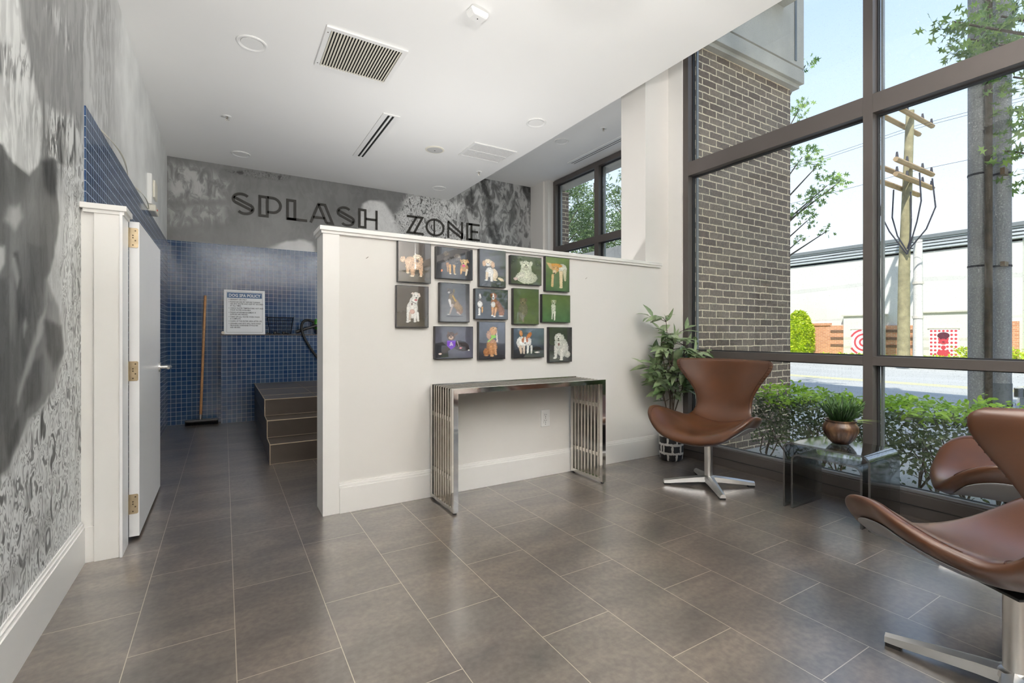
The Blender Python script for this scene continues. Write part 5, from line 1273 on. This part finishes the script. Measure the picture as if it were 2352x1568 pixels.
for (y0, y1) in ((11.17, 11.76), (8.34, 9.52)):
    for z in (0.50, 0.83, 1.16): fb('shadow_band', y0, y1, z, z + 0.12, 'brick_shade', 0.09, .115)  # louvre shadows laid on the brick as darker strips
for (y0, y1, zt) in ((9.53, 11.15, 1.92), (6.72, 8.32, 1.96)):
    fb('entry_bay', y0, y1, -0.1, zt, 'stucco_white', 0, .22)
    fb('bay_cornice', y0 - 0.05, y1 + 0.05, zt, zt + 0.06, 'concrete_light', 0, .30)
    fb('bay_lintel', y0 + 0.3, y1 - 0.3, 1.30, 1.345, 'concrete_light', 0.20, .25)
    for z in (0.45, 0.85): fb('bay_band', y0, y1, z, z + 0.10, 'concrete_light', 0.21, .225)
# posters in the bays: red rings, red dots with a woman's head
PX = -0.24
def disc(bm, cy, cz, r0, r1, x=PX, n=40, ylo=None, yhi=None, zlo=None, zhi=None, sy=1.0):
    for i in range(n):
        a0, a1 = 2 * PI * i / n, 2 * PI * (i + 1) / n
        q = [(cy + r0 * sy * math.cos(a0), cz + r0 * math.sin(a0)), (cy + r1 * sy * math.cos(a0), cz + r1 * math.sin(a0)), (cy + r1 * sy * math.cos(a1), cz + r1 * math.sin(a1)), (cy + r0 * sy * math.cos(a1), cz + r0 * math.sin(a1))]
        if r0 == 0: q = q[1:3] + [(cy, cz)]
        m_ = (sum(p[0] for p in q) / len(q), sum(p[1] for p in q) / len(q))
        if ylo is not None and not (ylo < m_[0] < yhi and zlo < m_[1] < zhi): continue
        bm.faces.new([bm.verts.new((x, p[0] - 5.35, p[1] + 0.1)) for p in q])
fb('poster', 9.83, 10.80, 0.20, 1.28, 'poster_white', 0.2, .236)
b = B()
for k in range(1, 8, 2): disc(b, 10.31, 0.72, 0.10 * k + 0.02, 0.10 * (k + 1), ylo=9.84, yhi=10.79, zlo=0.21, zhi=1.27)
obj('poster_rings', b, 'poster_red', t)
fb('poster', 7.07, 7.975, 0.20, 1.28, 'poster_white', 0.2, .236)
b = B()
for i in range(7):
    for j in range(7):
        disc(b, 7.14 + 0.128 * i, 0.27 + 0.157 * j, 0, 0.045, n=14)
obj('poster_dots', b, 'poster_red', t)
b = B(); disc(b, 7.52, 0.87, 0, 0.20, x=PX - .006, n=28, sy=.8); disc(b, 7.52, 0.32, 0, 0.13, x=PX - .006, n=24, sy=1.6); disc(b, 7.52, 0.55, 0, 0.08, x=PX - .006, n=18); obj('poster_face', b, 'poster_red', t)
b = B(); disc(b, 7.52, 1.03, 0, 0.13, x=PX - .010, n=24, sy=1.5); disc(b, 7.60, 0.90, 0, 0.022, x=PX - .012, n=12, sy=1.6); disc(b, 7.44, 0.90, 0, 0.022, x=PX - .012, n=12, sy=1.6); disc(b, 7.52, 0.77, 0, 0.02, x=PX - .012, n=12, sy=2.2); obj('poster_hair', b, 'poster_dark', t)
t2 = thing('annex_building', 'plain white wall of a further building at the right of the long one', 'building', (27, -6, -0.1))
obj('wall', bx(0, 8, -20, 11.0, 0, 6.2), 'stucco_white', t2)
for (y, z) in ((12.7, 5.5),):
    pass

# foliage helpers (numpy leaf clouds)
def leaf_cloud(name, pts, size, mat, parent, seed=1, shape='diamond', flat=0.0, kind=None, label=None):
    rs = np.random.RandomState(seed); n = len(pts); pts = np.asarray(pts, float)
    d = rs.normal(size=(n, 3)); d[:, 2] *= 0.6; d /= np.linalg.norm(d, axis=1)[:, None]
    u = rs.normal(size=(n, 3)); u[:, 2] += flat; s = np.cross(d, u); s /= np.linalg.norm(s, axis=1)[:, None]; nn = np.cross(s, d)
    L = size * rs.uniform(0.7, 1.3, n)
    if shape == 'diamond': P = [(0, 0), (.5, -.26), (1, 0), (.5, .26)]; F = [(0, 1, 2, 3)]
    elif shape == 'oval': P = [(0, 0), (.3, -.2), (.7, -.2), (1, 0), (.7, .2), (.3, .2)]; F = [(0, 1, 2, 5), (5, 2, 3, 4)]
    elif shape == 'narrow': P = [(0, 0), (.45, -.12), (1, 0), (.45, .12)]; F = [(0, 1, 2, 3)]
    else:
        P = [(0, 0), (.30, -.06), (.34, -.34), (.48, -.07), (.66, -.32), (.70, -.06), (1, 0), (.70, .06), (.66, .32), (.48, .07), (.34, .34), (.30, .06)]
        F = [(0, 1, 11), (1, 2, 3), (3, 9, 11, 1), (9, 10, 11), (3, 4, 5), (3, 5, 7, 9), (7, 8, 9), (5, 6, 7)]
    k = len(P); V = np.zeros((n, k, 3))
    for i, (a, b_) in enumerate(P): V[:, i] = pts + d * (L * a)[:, None] + s * (L * b_)[:, None] + nn * (L * (0.12 * abs(b_) - 0.10 * a * a))[:, None]
    V = V.reshape(-1, 3)
    me = bpy.data.meshes.new(name); me.vertices.add(len(V)); me.vertices.foreach_set('co', V.ravel().astype(np.float32))
    base = np.arange(n)[:, None] * k; loops = []; starts = []; per = [list(f) for f in F]; tot = sum(len(f) for f in F)
    arr = (base + np.array([i for f in per for i in f])[None, :]); me.loops.add(arr.size); me.loops.foreach_set('vertex_index', arr.ravel().astype(np.int32))
    offs = np.cumsum([0] + [len(f) for f in F])[:-1]; st_ = (np.arange(n)[:, None] * tot + offs[None, :]).ravel()
    me.polygons.add(len(st_)); me.polygons.foreach_set('loop_start', st_.astype(np.int32))
    try: me.polygons.foreach_set('loop_total', np.tile([len(f) for f in F], n).astype(np.int32))
    except Exception: pass
    me.update(calc_edges=True); me.materials.append(MATS[mat]); o = bpy.data.objects.new(name, me); link(o, parent)
    if kind: o['kind'] = kind
    if label: o['label'] = label
    return o
def cluster_pts(rs, c, r, n, squash=0.75):
    p = rs.normal(size=(n, 3)); p /= np.linalg.norm(p, axis=1)[:, None]; q = rs.uniform(0.25, 1, n) ** 0.5
    return np.array(c) + p * q[:, None] * np.array([r, r, r * squash])
def tree(label, x, y, h, crown, rad, seed, nclus, nleaf, size, mat='leaf_oak', shape='diamond', z0=-0.12, extra=(), trunk_r=0.14, group='street trees'):
    rs = np.random.RandomState(seed); t = thing('street_tree', label, 'tree', (x, y, z0), 0, group)
    bm = B(); zc = crown
    tube(bm, [(0, 0, 0), (0.05, 0.02, h * 0.25), (-0.03, 0.04, h * 0.6), (0, 0, h * 0.95)], [trunk_r, trunk_r * .8, trunk_r * .55, 0.02], 10)
    P = []
    cs = []
    for k in range(nclus):
        a = rs.uniform(0, 2 * PI); u = rs.uniform(-1, 1); q = rs.uniform(0.35, 1.0) ** 0.6
        rr = math.sqrt(max(0, 1 - u * u)) * rad * q; c = (rr * math.cos(a), rr * math.sin(a), zc + u * (h - zc) * q); cs.append((c, rad * rs.uniform(0.16, 0.30), 1.0))
    for c in extra: cs.append(((c[0] - x, c[1] - y, c[2] - z0), c[3], c[4] if len(c) > 4 else 1.0))
    for c, r_, w in cs:
        P.append(cluster_pts(rs, c, r_, max(3, int(nleaf * w))))
        m_ = min(max(c[2] * 0.6, h * 0.2), h * .8); tube(bm, [(0, 0, m_), (c[0] * .5, c[1] * .5, (m_ + c[2]) / 2 + .1), c], [trunk_r * .3, trunk_r * .2, 0.008], 5)
    obj('trunk', bm, 'bark', t); leaf_cloud('foliage', np.concatenate(P), size, mat, t, seed, shape)
    return t
# seen through the rear window
tree('broad green tree filling the rear window, left pane', 10.8, 15.6, 8.0, 4.2, 2.7, 21, 55, 260, 0.17, mat='leaf_tree_dark', shape='narrow')
tree('broad green tree filling the rear window, right pane', 14.2, 13.2, 8.6, 4.2, 2.8, 22, 70, 260, 0.17, mat='leaf_tree_dark', shape='narrow')
tree('taller green tree behind the two in the rear window', 19.4, 22.5, 11.0, 5.0, 4.0, 23, 70, 220, 0.24, mat='leaf_tree_dark', shape='narrow')
# branch tips beside the brick pier
tree('street tree whose lobed leaves show just right of the brick pier', 8.5, 5.62, 7.6, 5.0, 0.75, 31, 14, 60, 0.13, shape='oak',
     extra=[(9.37, 4.86, 6.12, .20, .45), (9.27, 4.92, 5.30, .22, .8), (9.36, 4.88, 4.98, .20, .6), (9.33, 4.9, 4.4, .30, 1.4), (9.58, 4.74, 4.25, .16, .35), (9.72, 4.65, 3.86, .28, 1.0), (9.95, 4.52, 3.95, .16, .4), (9.5, 4.8, 3.6, .25, .7), (9.40, 4.84, 3.2, .22, .6), (9.24, 4.93, 3.35, .2, .5), (9.3, 4.9, 2.86, .15, .3), (9.72, 4.66, 3.0, .14, .25)], trunk_r=0.09)
# right-hand tree whose branches hang over the poles
tree('street tree at the right edge, branches hanging over the grey poles', 7.3, -0.9, 7.0, 4.8, 1.3, 41, 18, 60, 0.11, shape='oak',
     extra=[(5.12, 1.50, 3.62, .17, .7), (5.35, 1.45, 3.52, .20, 1.2), (5.6, 1.42, 3.50, .22, 1.5), (5.75, 1.36, 3.8, .22, 1.0), (5.9, 1.32, 3.3, .22, 1.4), (5.85, 1.33, 4.35, .25, 1.2), (5.55, 1.42, 4.2, .16, .6), (6.0, 1.30, 2.95, .22, 1.0), (5.85, 1.36, 2.66, .14, .5), (6.1, 1.26, 2.4, .16, .6), (6.15, 1.25, 3.9, .3, 1.4)], trunk_r=0.1)
# trees across the corner, mirrored in the glass of the right-hand dog prints
tree('sunlit tree down the street, mirrored in the dog prints', 13.8, -11.5, 8.5, 4.2, 3.6, 51, 50, 200, 0.26, mat='leaf_hedge_top')
tree('second sunlit tree down the street, mirrored in the dog prints', 19.5, -18.5, 10.0, 4.6, 4.8, 52, 60, 200, 0.30)
tree('third sunlit tree down the street, mirrored in the dog prints', 16.8, -5.0, 7.5, 3.8, 2.4, 53, 44, 200, 0.24)

# clipped hedge below the glazing
rs = np.random.RandomState(9)
t = thing('clipped_hedge', 'clipped leafy hedge with bright green top running below the tall window', 'hedge', (4.25, 0, -0.1), 0)
def hedge_pts(n, z0, z1, face=0.5):
    Y = rs.uniform(-5.0, 2.55, n); X = np.where(rs.rand(n) < face, 3.98 - 4.25 + rs.exponential(0.05, n), rs.uniform(-0.28, 0.42, n))
    Z = rs.uniform(z0, z1, n); return np.stack([X, Y, Z], 1)
h1 = hedge_pts(30000, 0.20, 0.62, 0.4); keep = rs.rand(len(h1)) < np.clip((h1[:, 2] - 0.12) / 0.24, 0.15, 1); h1 = h1[keep]
lump = 0.035 * np.sin(h1[:, 1] * 3.1) * np.sin(h1[:, 0] * 9 + h1[:, 1] * 7)
h1[:, 0] += lump; leaf_cloud('foliage', h1, 0.036, 'leaf_hedge', t, 61, 'oval')
h2 = hedge_pts(9500, 0.0, 1.0, 0.12); h2[:, 2] = 0.625 + 0.028 * np.sin(h2[:, 1] * 5.3 + h2[:, 0] * 4) + 0.02 * np.sin(h2[:, 1] * 13) + rs.normal(0, 0.020, len(h2))
sp = rs.rand(len(h2)) < 0.03; h2[sp, 2] += rs.uniform(0.02, 0.06, sp.sum())
leaf_cloud('lit_top_leaves', h2, 0.046, 'leaf_hedge_top', t, 62, 'oval', flat=1.6, label='top leaves with the light put into a brighter green')  # painted brighter than the shaded leaves below
h3 = hedge_pts(1400, 0.03, 0.26, 0.4); leaf_cloud('low_growth', h3, 0.036, 'leaf_hedge', t, 63, 'oval')
bm = B(); rnd = random.Random(8)
for i in range(52):
    y = -4.9 + 7.4 * i / 51; x = rnd.uniform(-.1, .2)
    for k in range(4):
        pts = [(x, y, 0)]; dx, dy = rnd.uniform(-.22, .18), rnd.uniform(-.25, .25)
        for j in range(1, 5): pts.append((x + dx * j / 4 + rnd.uniform(-.02, .02), y + dy * j / 4 + rnd.uniform(-.02, .02), 0.11 * j + rnd.uniform(-.01, .01)))
        tube(bm, pts, [.007, .006, .005, .004, .002], 5)
        for j in (1, 2, 3):
            p = pts[j]; tube(bm, [p, (p[0] + rnd.uniform(-.1, .1), p[1] + rnd.uniform(-.12, .12), p[2] + rnd.uniform(.05, .14))], [.0035, .0015], 4)
obj('branches', bm, 'twig', t)

# wooden utility pole, thin white pole, cables
t = thing('utility_pole', 'tall wooden utility pole with three pairs of crossarms across the street', 'utility pole', (21, 7.5, -0.1))
obj('pole', tube(B(), [(0, 0, 0), (0, -0.02, 3.5), (0, -0.20, 9.15)], [0.19, 0.17, 0.12], 16), 'pole_wood', t, smooth=True)
for (z, y0, y1, dz) in ((8.75, .55, -.75, -.42), (6.95, .60, -.75, -.50), (6.45, .55, -.70, -.35)):
    for dy in (-0.20, 0.20):
        z2 = z + (0.0 if dy > 0 else 0.16)
        obj('crossarm', tube(B(), [(-1.5, dy - .12, z2), (1.6, dy - .12, z2)], 0.085, 6), 'pole_crossarm', t)
    for xx in (-1.4, -.6, .7, 1.5):
        obj('insulator', tube(B(), [(xx, -.32, z + 0.24), (xx, -.32, z + .42)], [.05, .03], 8), 'cable_black', t)
bm = B()
for (ya, za, zb) in ((.62, 6.4, 4.0), (-.80, 6.3, 4.1), (.30, 6.2, 4.1), (-.45, 6.6, 4.0), (-.2, 6.0, 4.2)):
    tube(bm, [(-.25, ya - .1, za + .2), (-.27, ya * 1.12 - .1, za - .8), (-.28, ya * .75 - .15, za - 1.5), (-.25, -.2, zb)], 0.024, 5)
obj('cable_loop', bm, 'cable_black', t)
t = thing('pale_street_pole', 'slim white street pole right of the wooden utility pole', 'pole', (21.6, 7.28, -0.1))
obj('pole', tube(B(), [(0, 0, 0), (0, 0, 4.6)], [.15, .13], 14), 'stucco_white', t, smooth=True)
obj('collar', tube(B(), [(0, 0, 1.75), (0, 0, 1.83)], .17, 14), 'concrete_light', t); obj('collar', tube(B(), [(0, 0, 3.0), (0, 0, 3.08)], .17, 14), 'concrete_light', t)
bm = B()
for (z, sag) in ((4.35, .3), (8.5, .5), (8.4, .5), (6.9, .4)):
    tube(bm, [(21.1, 7.3 - 40 * i / 24, z + 4 * sag * ((i / 24) ** 2 - i / 24)) for i in range(25)], 0.007, 4); tube(bm, [(21.1, 7.3 + 40 * i / 24, z + 4 * sag * ((i / 24) ** 2 - i / 24)) for i in range(25)], 0.007, 4)
tag(obj('overhead_wires', bm, 'cable_black'), 'thin overhead wires strung from the wooden utility pole', 'wires', kind='stuff')
# grey poles close to the window
m, tt, bb_ = new_mat('galvanised'); nz = N(tt, 'ShaderNodeTexNoise', Scale=90.0, Detail=3.0); tt.links.new(locco(tt), nz.inputs[0])
r_ = ramp(tt, nz.outputs[0], [(0.35, s2l(146, 147, 150)), (0.6, s2l(166, 167, 170)), (0.72, s2l(214, 215, 216))]); tt.links.new(r_.outputs[0], bb_.inputs['Base Color']); bb_.inputs['Roughness'].default_value = 0.6; bb_.inputs['Metallic'].default_value = 0.0
for (x, y, r_, lab) in ((5.949, 1.553, 0.077, 'left one of the two thick grey poles outside the right window'), (6.121, 1.449, 0.071, 'right one of the two thick grey poles, dotted sleeve at its foot')):
    t = thing('steel_pole', lab, 'pole', (x, y, -0.11), 0, 'grey poles by the road')
    obj('pole', tube(B(), [(0, 0, 0), (0, 0, 9.0)], r_, 24), 'galvanised', t, smooth=True)
    for z in (2.62, 1.78): obj('strap', tube(B(), [(0, 0, z), (0, 0, z + 0.018)], r_ + 0.003, 24), 'cable_black', t)
    if x > 6:
        obj('sleeve', tube(B(), [(0, 0, 0.02), (0, 0, 0.72)], r_ + 0.004, 24), 'metal_band_dark', t, smooth=True)
        bm = B()
        for i in range(12):
            for k in range(8):
                a = 2 * PI * k / 12 + PI * .62; rr = r_ + .0045; c = Vector((rr * math.cos(a), rr * math.sin(a), .06 + .042 * i)); ax = Vector((math.cos(a), math.sin(a), 0))
                tube(bm, [c, c + ax * .001], .012, 10)
        obj('sleeve_holes', bm, 'shadow_gap', t)
t = thing('slim_grey_pole', 'thin brown-grey pole squeezed between the two thick grey poles', 'pole', (5.875, 1.47, -0.11)); obj('pole', tube(B(), [(0, 0, 0), (0, 0, 9.0)], 0.027, 14), 'bark', t, smooth=True)
obj('bracket', bx(.10, .24, -.08, -.05, 2.60, 2.66), 'rear_wood', t); obj('bracket', bx(.10, .22, -.08, -.05, 1.78, 1.82), 'rear_wood', t)

# rounded bush and planting along the far building
t = thing('cone_bush', 'rounded lime-green cone bush beside the brick pier, across the street', 'bush', (24.0, 12.75, -0.1))
rs = np.random.RandomState(14); n = 5200; u = rs.uniform(0, 1, n); a = rs.uniform(0, 2 * PI, n); prof_ = 0.62 * np.clip(np.minimum(1, (1.02 - u) * 2.4), 0, 1) ** 0.5 * (0.72 + 0.28 * np.minimum(1, u * 5)) * (0.9 + 0.1 * rs.rand(n))
leaf_cloud('foliage', np.stack([prof_ * np.cos(a), prof_ * np.sin(a), 0.1 + u * 2.2], 1), 0.10, 'leaf_bush', t, 15, 'oval'); obj('stem', tube(B(), [(0, 0, 0), (0, 0, 1.4)], .06, 8), 'bark', t)
obj('inner_mass', lathe(B(), [(0.2, .12), (0.44, .4), (0.50, 1.2), (0.36, 1.8), (0.08, 2.15)], 20), 'leaf_bush', t, smooth=True)
rs = np.random.RandomState(17); n = 5000
t = thing('low_hedge', 'low yellow-green planting along the foot of the white building', 'hedge', (23.6, 8, -0.1))
leaf_cloud('foliage', np.stack([rs.uniform(-.4, .4, n), rs.uniform(-5, 3.6, n), rs.uniform(0.02, 0.30, n)], 1), 0.12, 'leaf_bush', t, 18, 'oval'); obj('stem', bx(-.02, .02, -4.8, 3.5, 0, .05), 'bark', t)
for (x, y, r_, h_, lab) in ((22.1, 6.1, .30, .75, 'small airy yellow-green shrub left of the grey poles'), (22.0, 4.85, .28, .7, 'small yellow-green shrub right of the grey poles')):
    t = thing('flowering_shrub', lab, 'shrub', (x, y, -0.1)); n = 500
    leaf_cloud('foliage', np.stack([rs.normal(0, r_ * .6, n), rs.normal(0, r_ * .6, n), rs.uniform(0.1, h_, n)], 1), 0.09, 'leaf_bush', t, int(y * 10), 'oval'); obj('stem', tube(B(), [(0, 0, 0), (0.02, 0, h_ * .8)], .02, 6), 'twig', t)

# flat grey canopy with joists past the rear window
t = thing('entrance_canopy', 'flat grey slatted canopy seen low in the rear window', 'canopy', (9.0, 8.0, -0.11))
obj('roof_slab', bx(0, 1.6, 0, 4, 3.30, 3.52), 'metal_band_dark', t)
obj('fascia', bx(-0.06, 0, 0, 4, 3.18, 3.52), 'concrete_light', t)
for i in range(8): obj('joist', bx(0, 1.6, 0.2 + .5 * i, 0.27 + .5 * i, 3.16, 3.30), 'concrete_light', t)
for (x, y) in ((.3, .3), (.3, 3.7), (1.4, .3), (1.4, 3.7)): obj('post', bx(x - .06, x + .06, y - .06, y + .06, 0, 3.2), 'metal_band_dark', t)

# parked car behind the poles
t = thing('parked_car', 'silver car parked at the kerb, only its nose showing right of the grey poles', 'car', (7.45, -0.70, -0.11))
secs = [(2.22, .30, .52, .60), (2.16, .24, .66, .74), (1.9, .20, .74, .84), (1.25, .18, .86, .88), (0.0, .18, .92, .90), (-1.4, .18, .92, .90), (-2.0, .22, .88, .86), (-2.2, .34, .76, .74)]
bm = B(); rows = []
for (y, z0, z1, hw) in secs: rows.append([bm.verts.new(q) for q in ((-hw * .95, y, z0), (-hw, y, (z0 + z1) * .5), (-hw * .93, y, z1 - .04), (-hw * .6, y, z1 + .02), (hw * .6, y, z1 + .02), (hw * .93, y, z1 - .04), (hw, y, (z0 + z1) * .5), (hw * .95, y, z0))])
for i in range(len(rows) - 1):
    for k in range(8): bm.faces.new([rows[i][k], rows[i][(k + 1) % 8], rows[i + 1][(k + 1) % 8], rows[i + 1][k]])
bm.faces.new(rows[0][::-1]); bm.faces.new(rows[-1]); obj('body', bm, 'car_paint', t, smooth=True)
bm = B(); rows = []
for (y, z, hw) in ((1.15, .90, .78), (.45, 1.36, .62), (-.9, 1.40, .62), (-1.75, .92, .78)): rows.append([bm.verts.new((-hw, y, z)), bm.verts.new((hw, y, z))])
base_ = [bm.verts.new((-.80, 1.2, .88)), bm.verts.new((.80, 1.2, .88)), bm.verts.new((.80, -1.8, .88)), bm.verts.new((-.80, -1.8, .88))]
for i in range(3): bm.faces.new([rows[i][0], rows[i][1], rows[i + 1][1], rows[i + 1][0]])
bm.faces.new([base_[0], base_[1], rows[0][1], rows[0][0]]); bm.faces.new([base_[2], base_[3], rows[3][0], rows[3][1]])
bm.faces.new([base_[3], base_[0]] + [r[0] for r in rows]); bm.faces.new([base_[1], base_[2]] + [r[1] for r in rows[::-1]]); bm.faces.new(base_)
obj('windows', bm, 'car_dark', t); obj('grille', bx(-.5, .5, 2.19, 2.24, .30, .46), 'car_dark', t)
for x in (-.6, .6): obj('headlamp', bx(x - .14, x + .14, 2.12, 2.20, .54, .64, bev=.01), 'stainless_polished', t)
for (x, y) in ((-.80, 1.35), (.80, 1.35), (-.80, -1.35), (.80, -1.35)):
    obj('wheel', tube(B(), [(x - .10, y, .33), (x + .10, y, .33)], .33, 28), 'black_rubber', t)
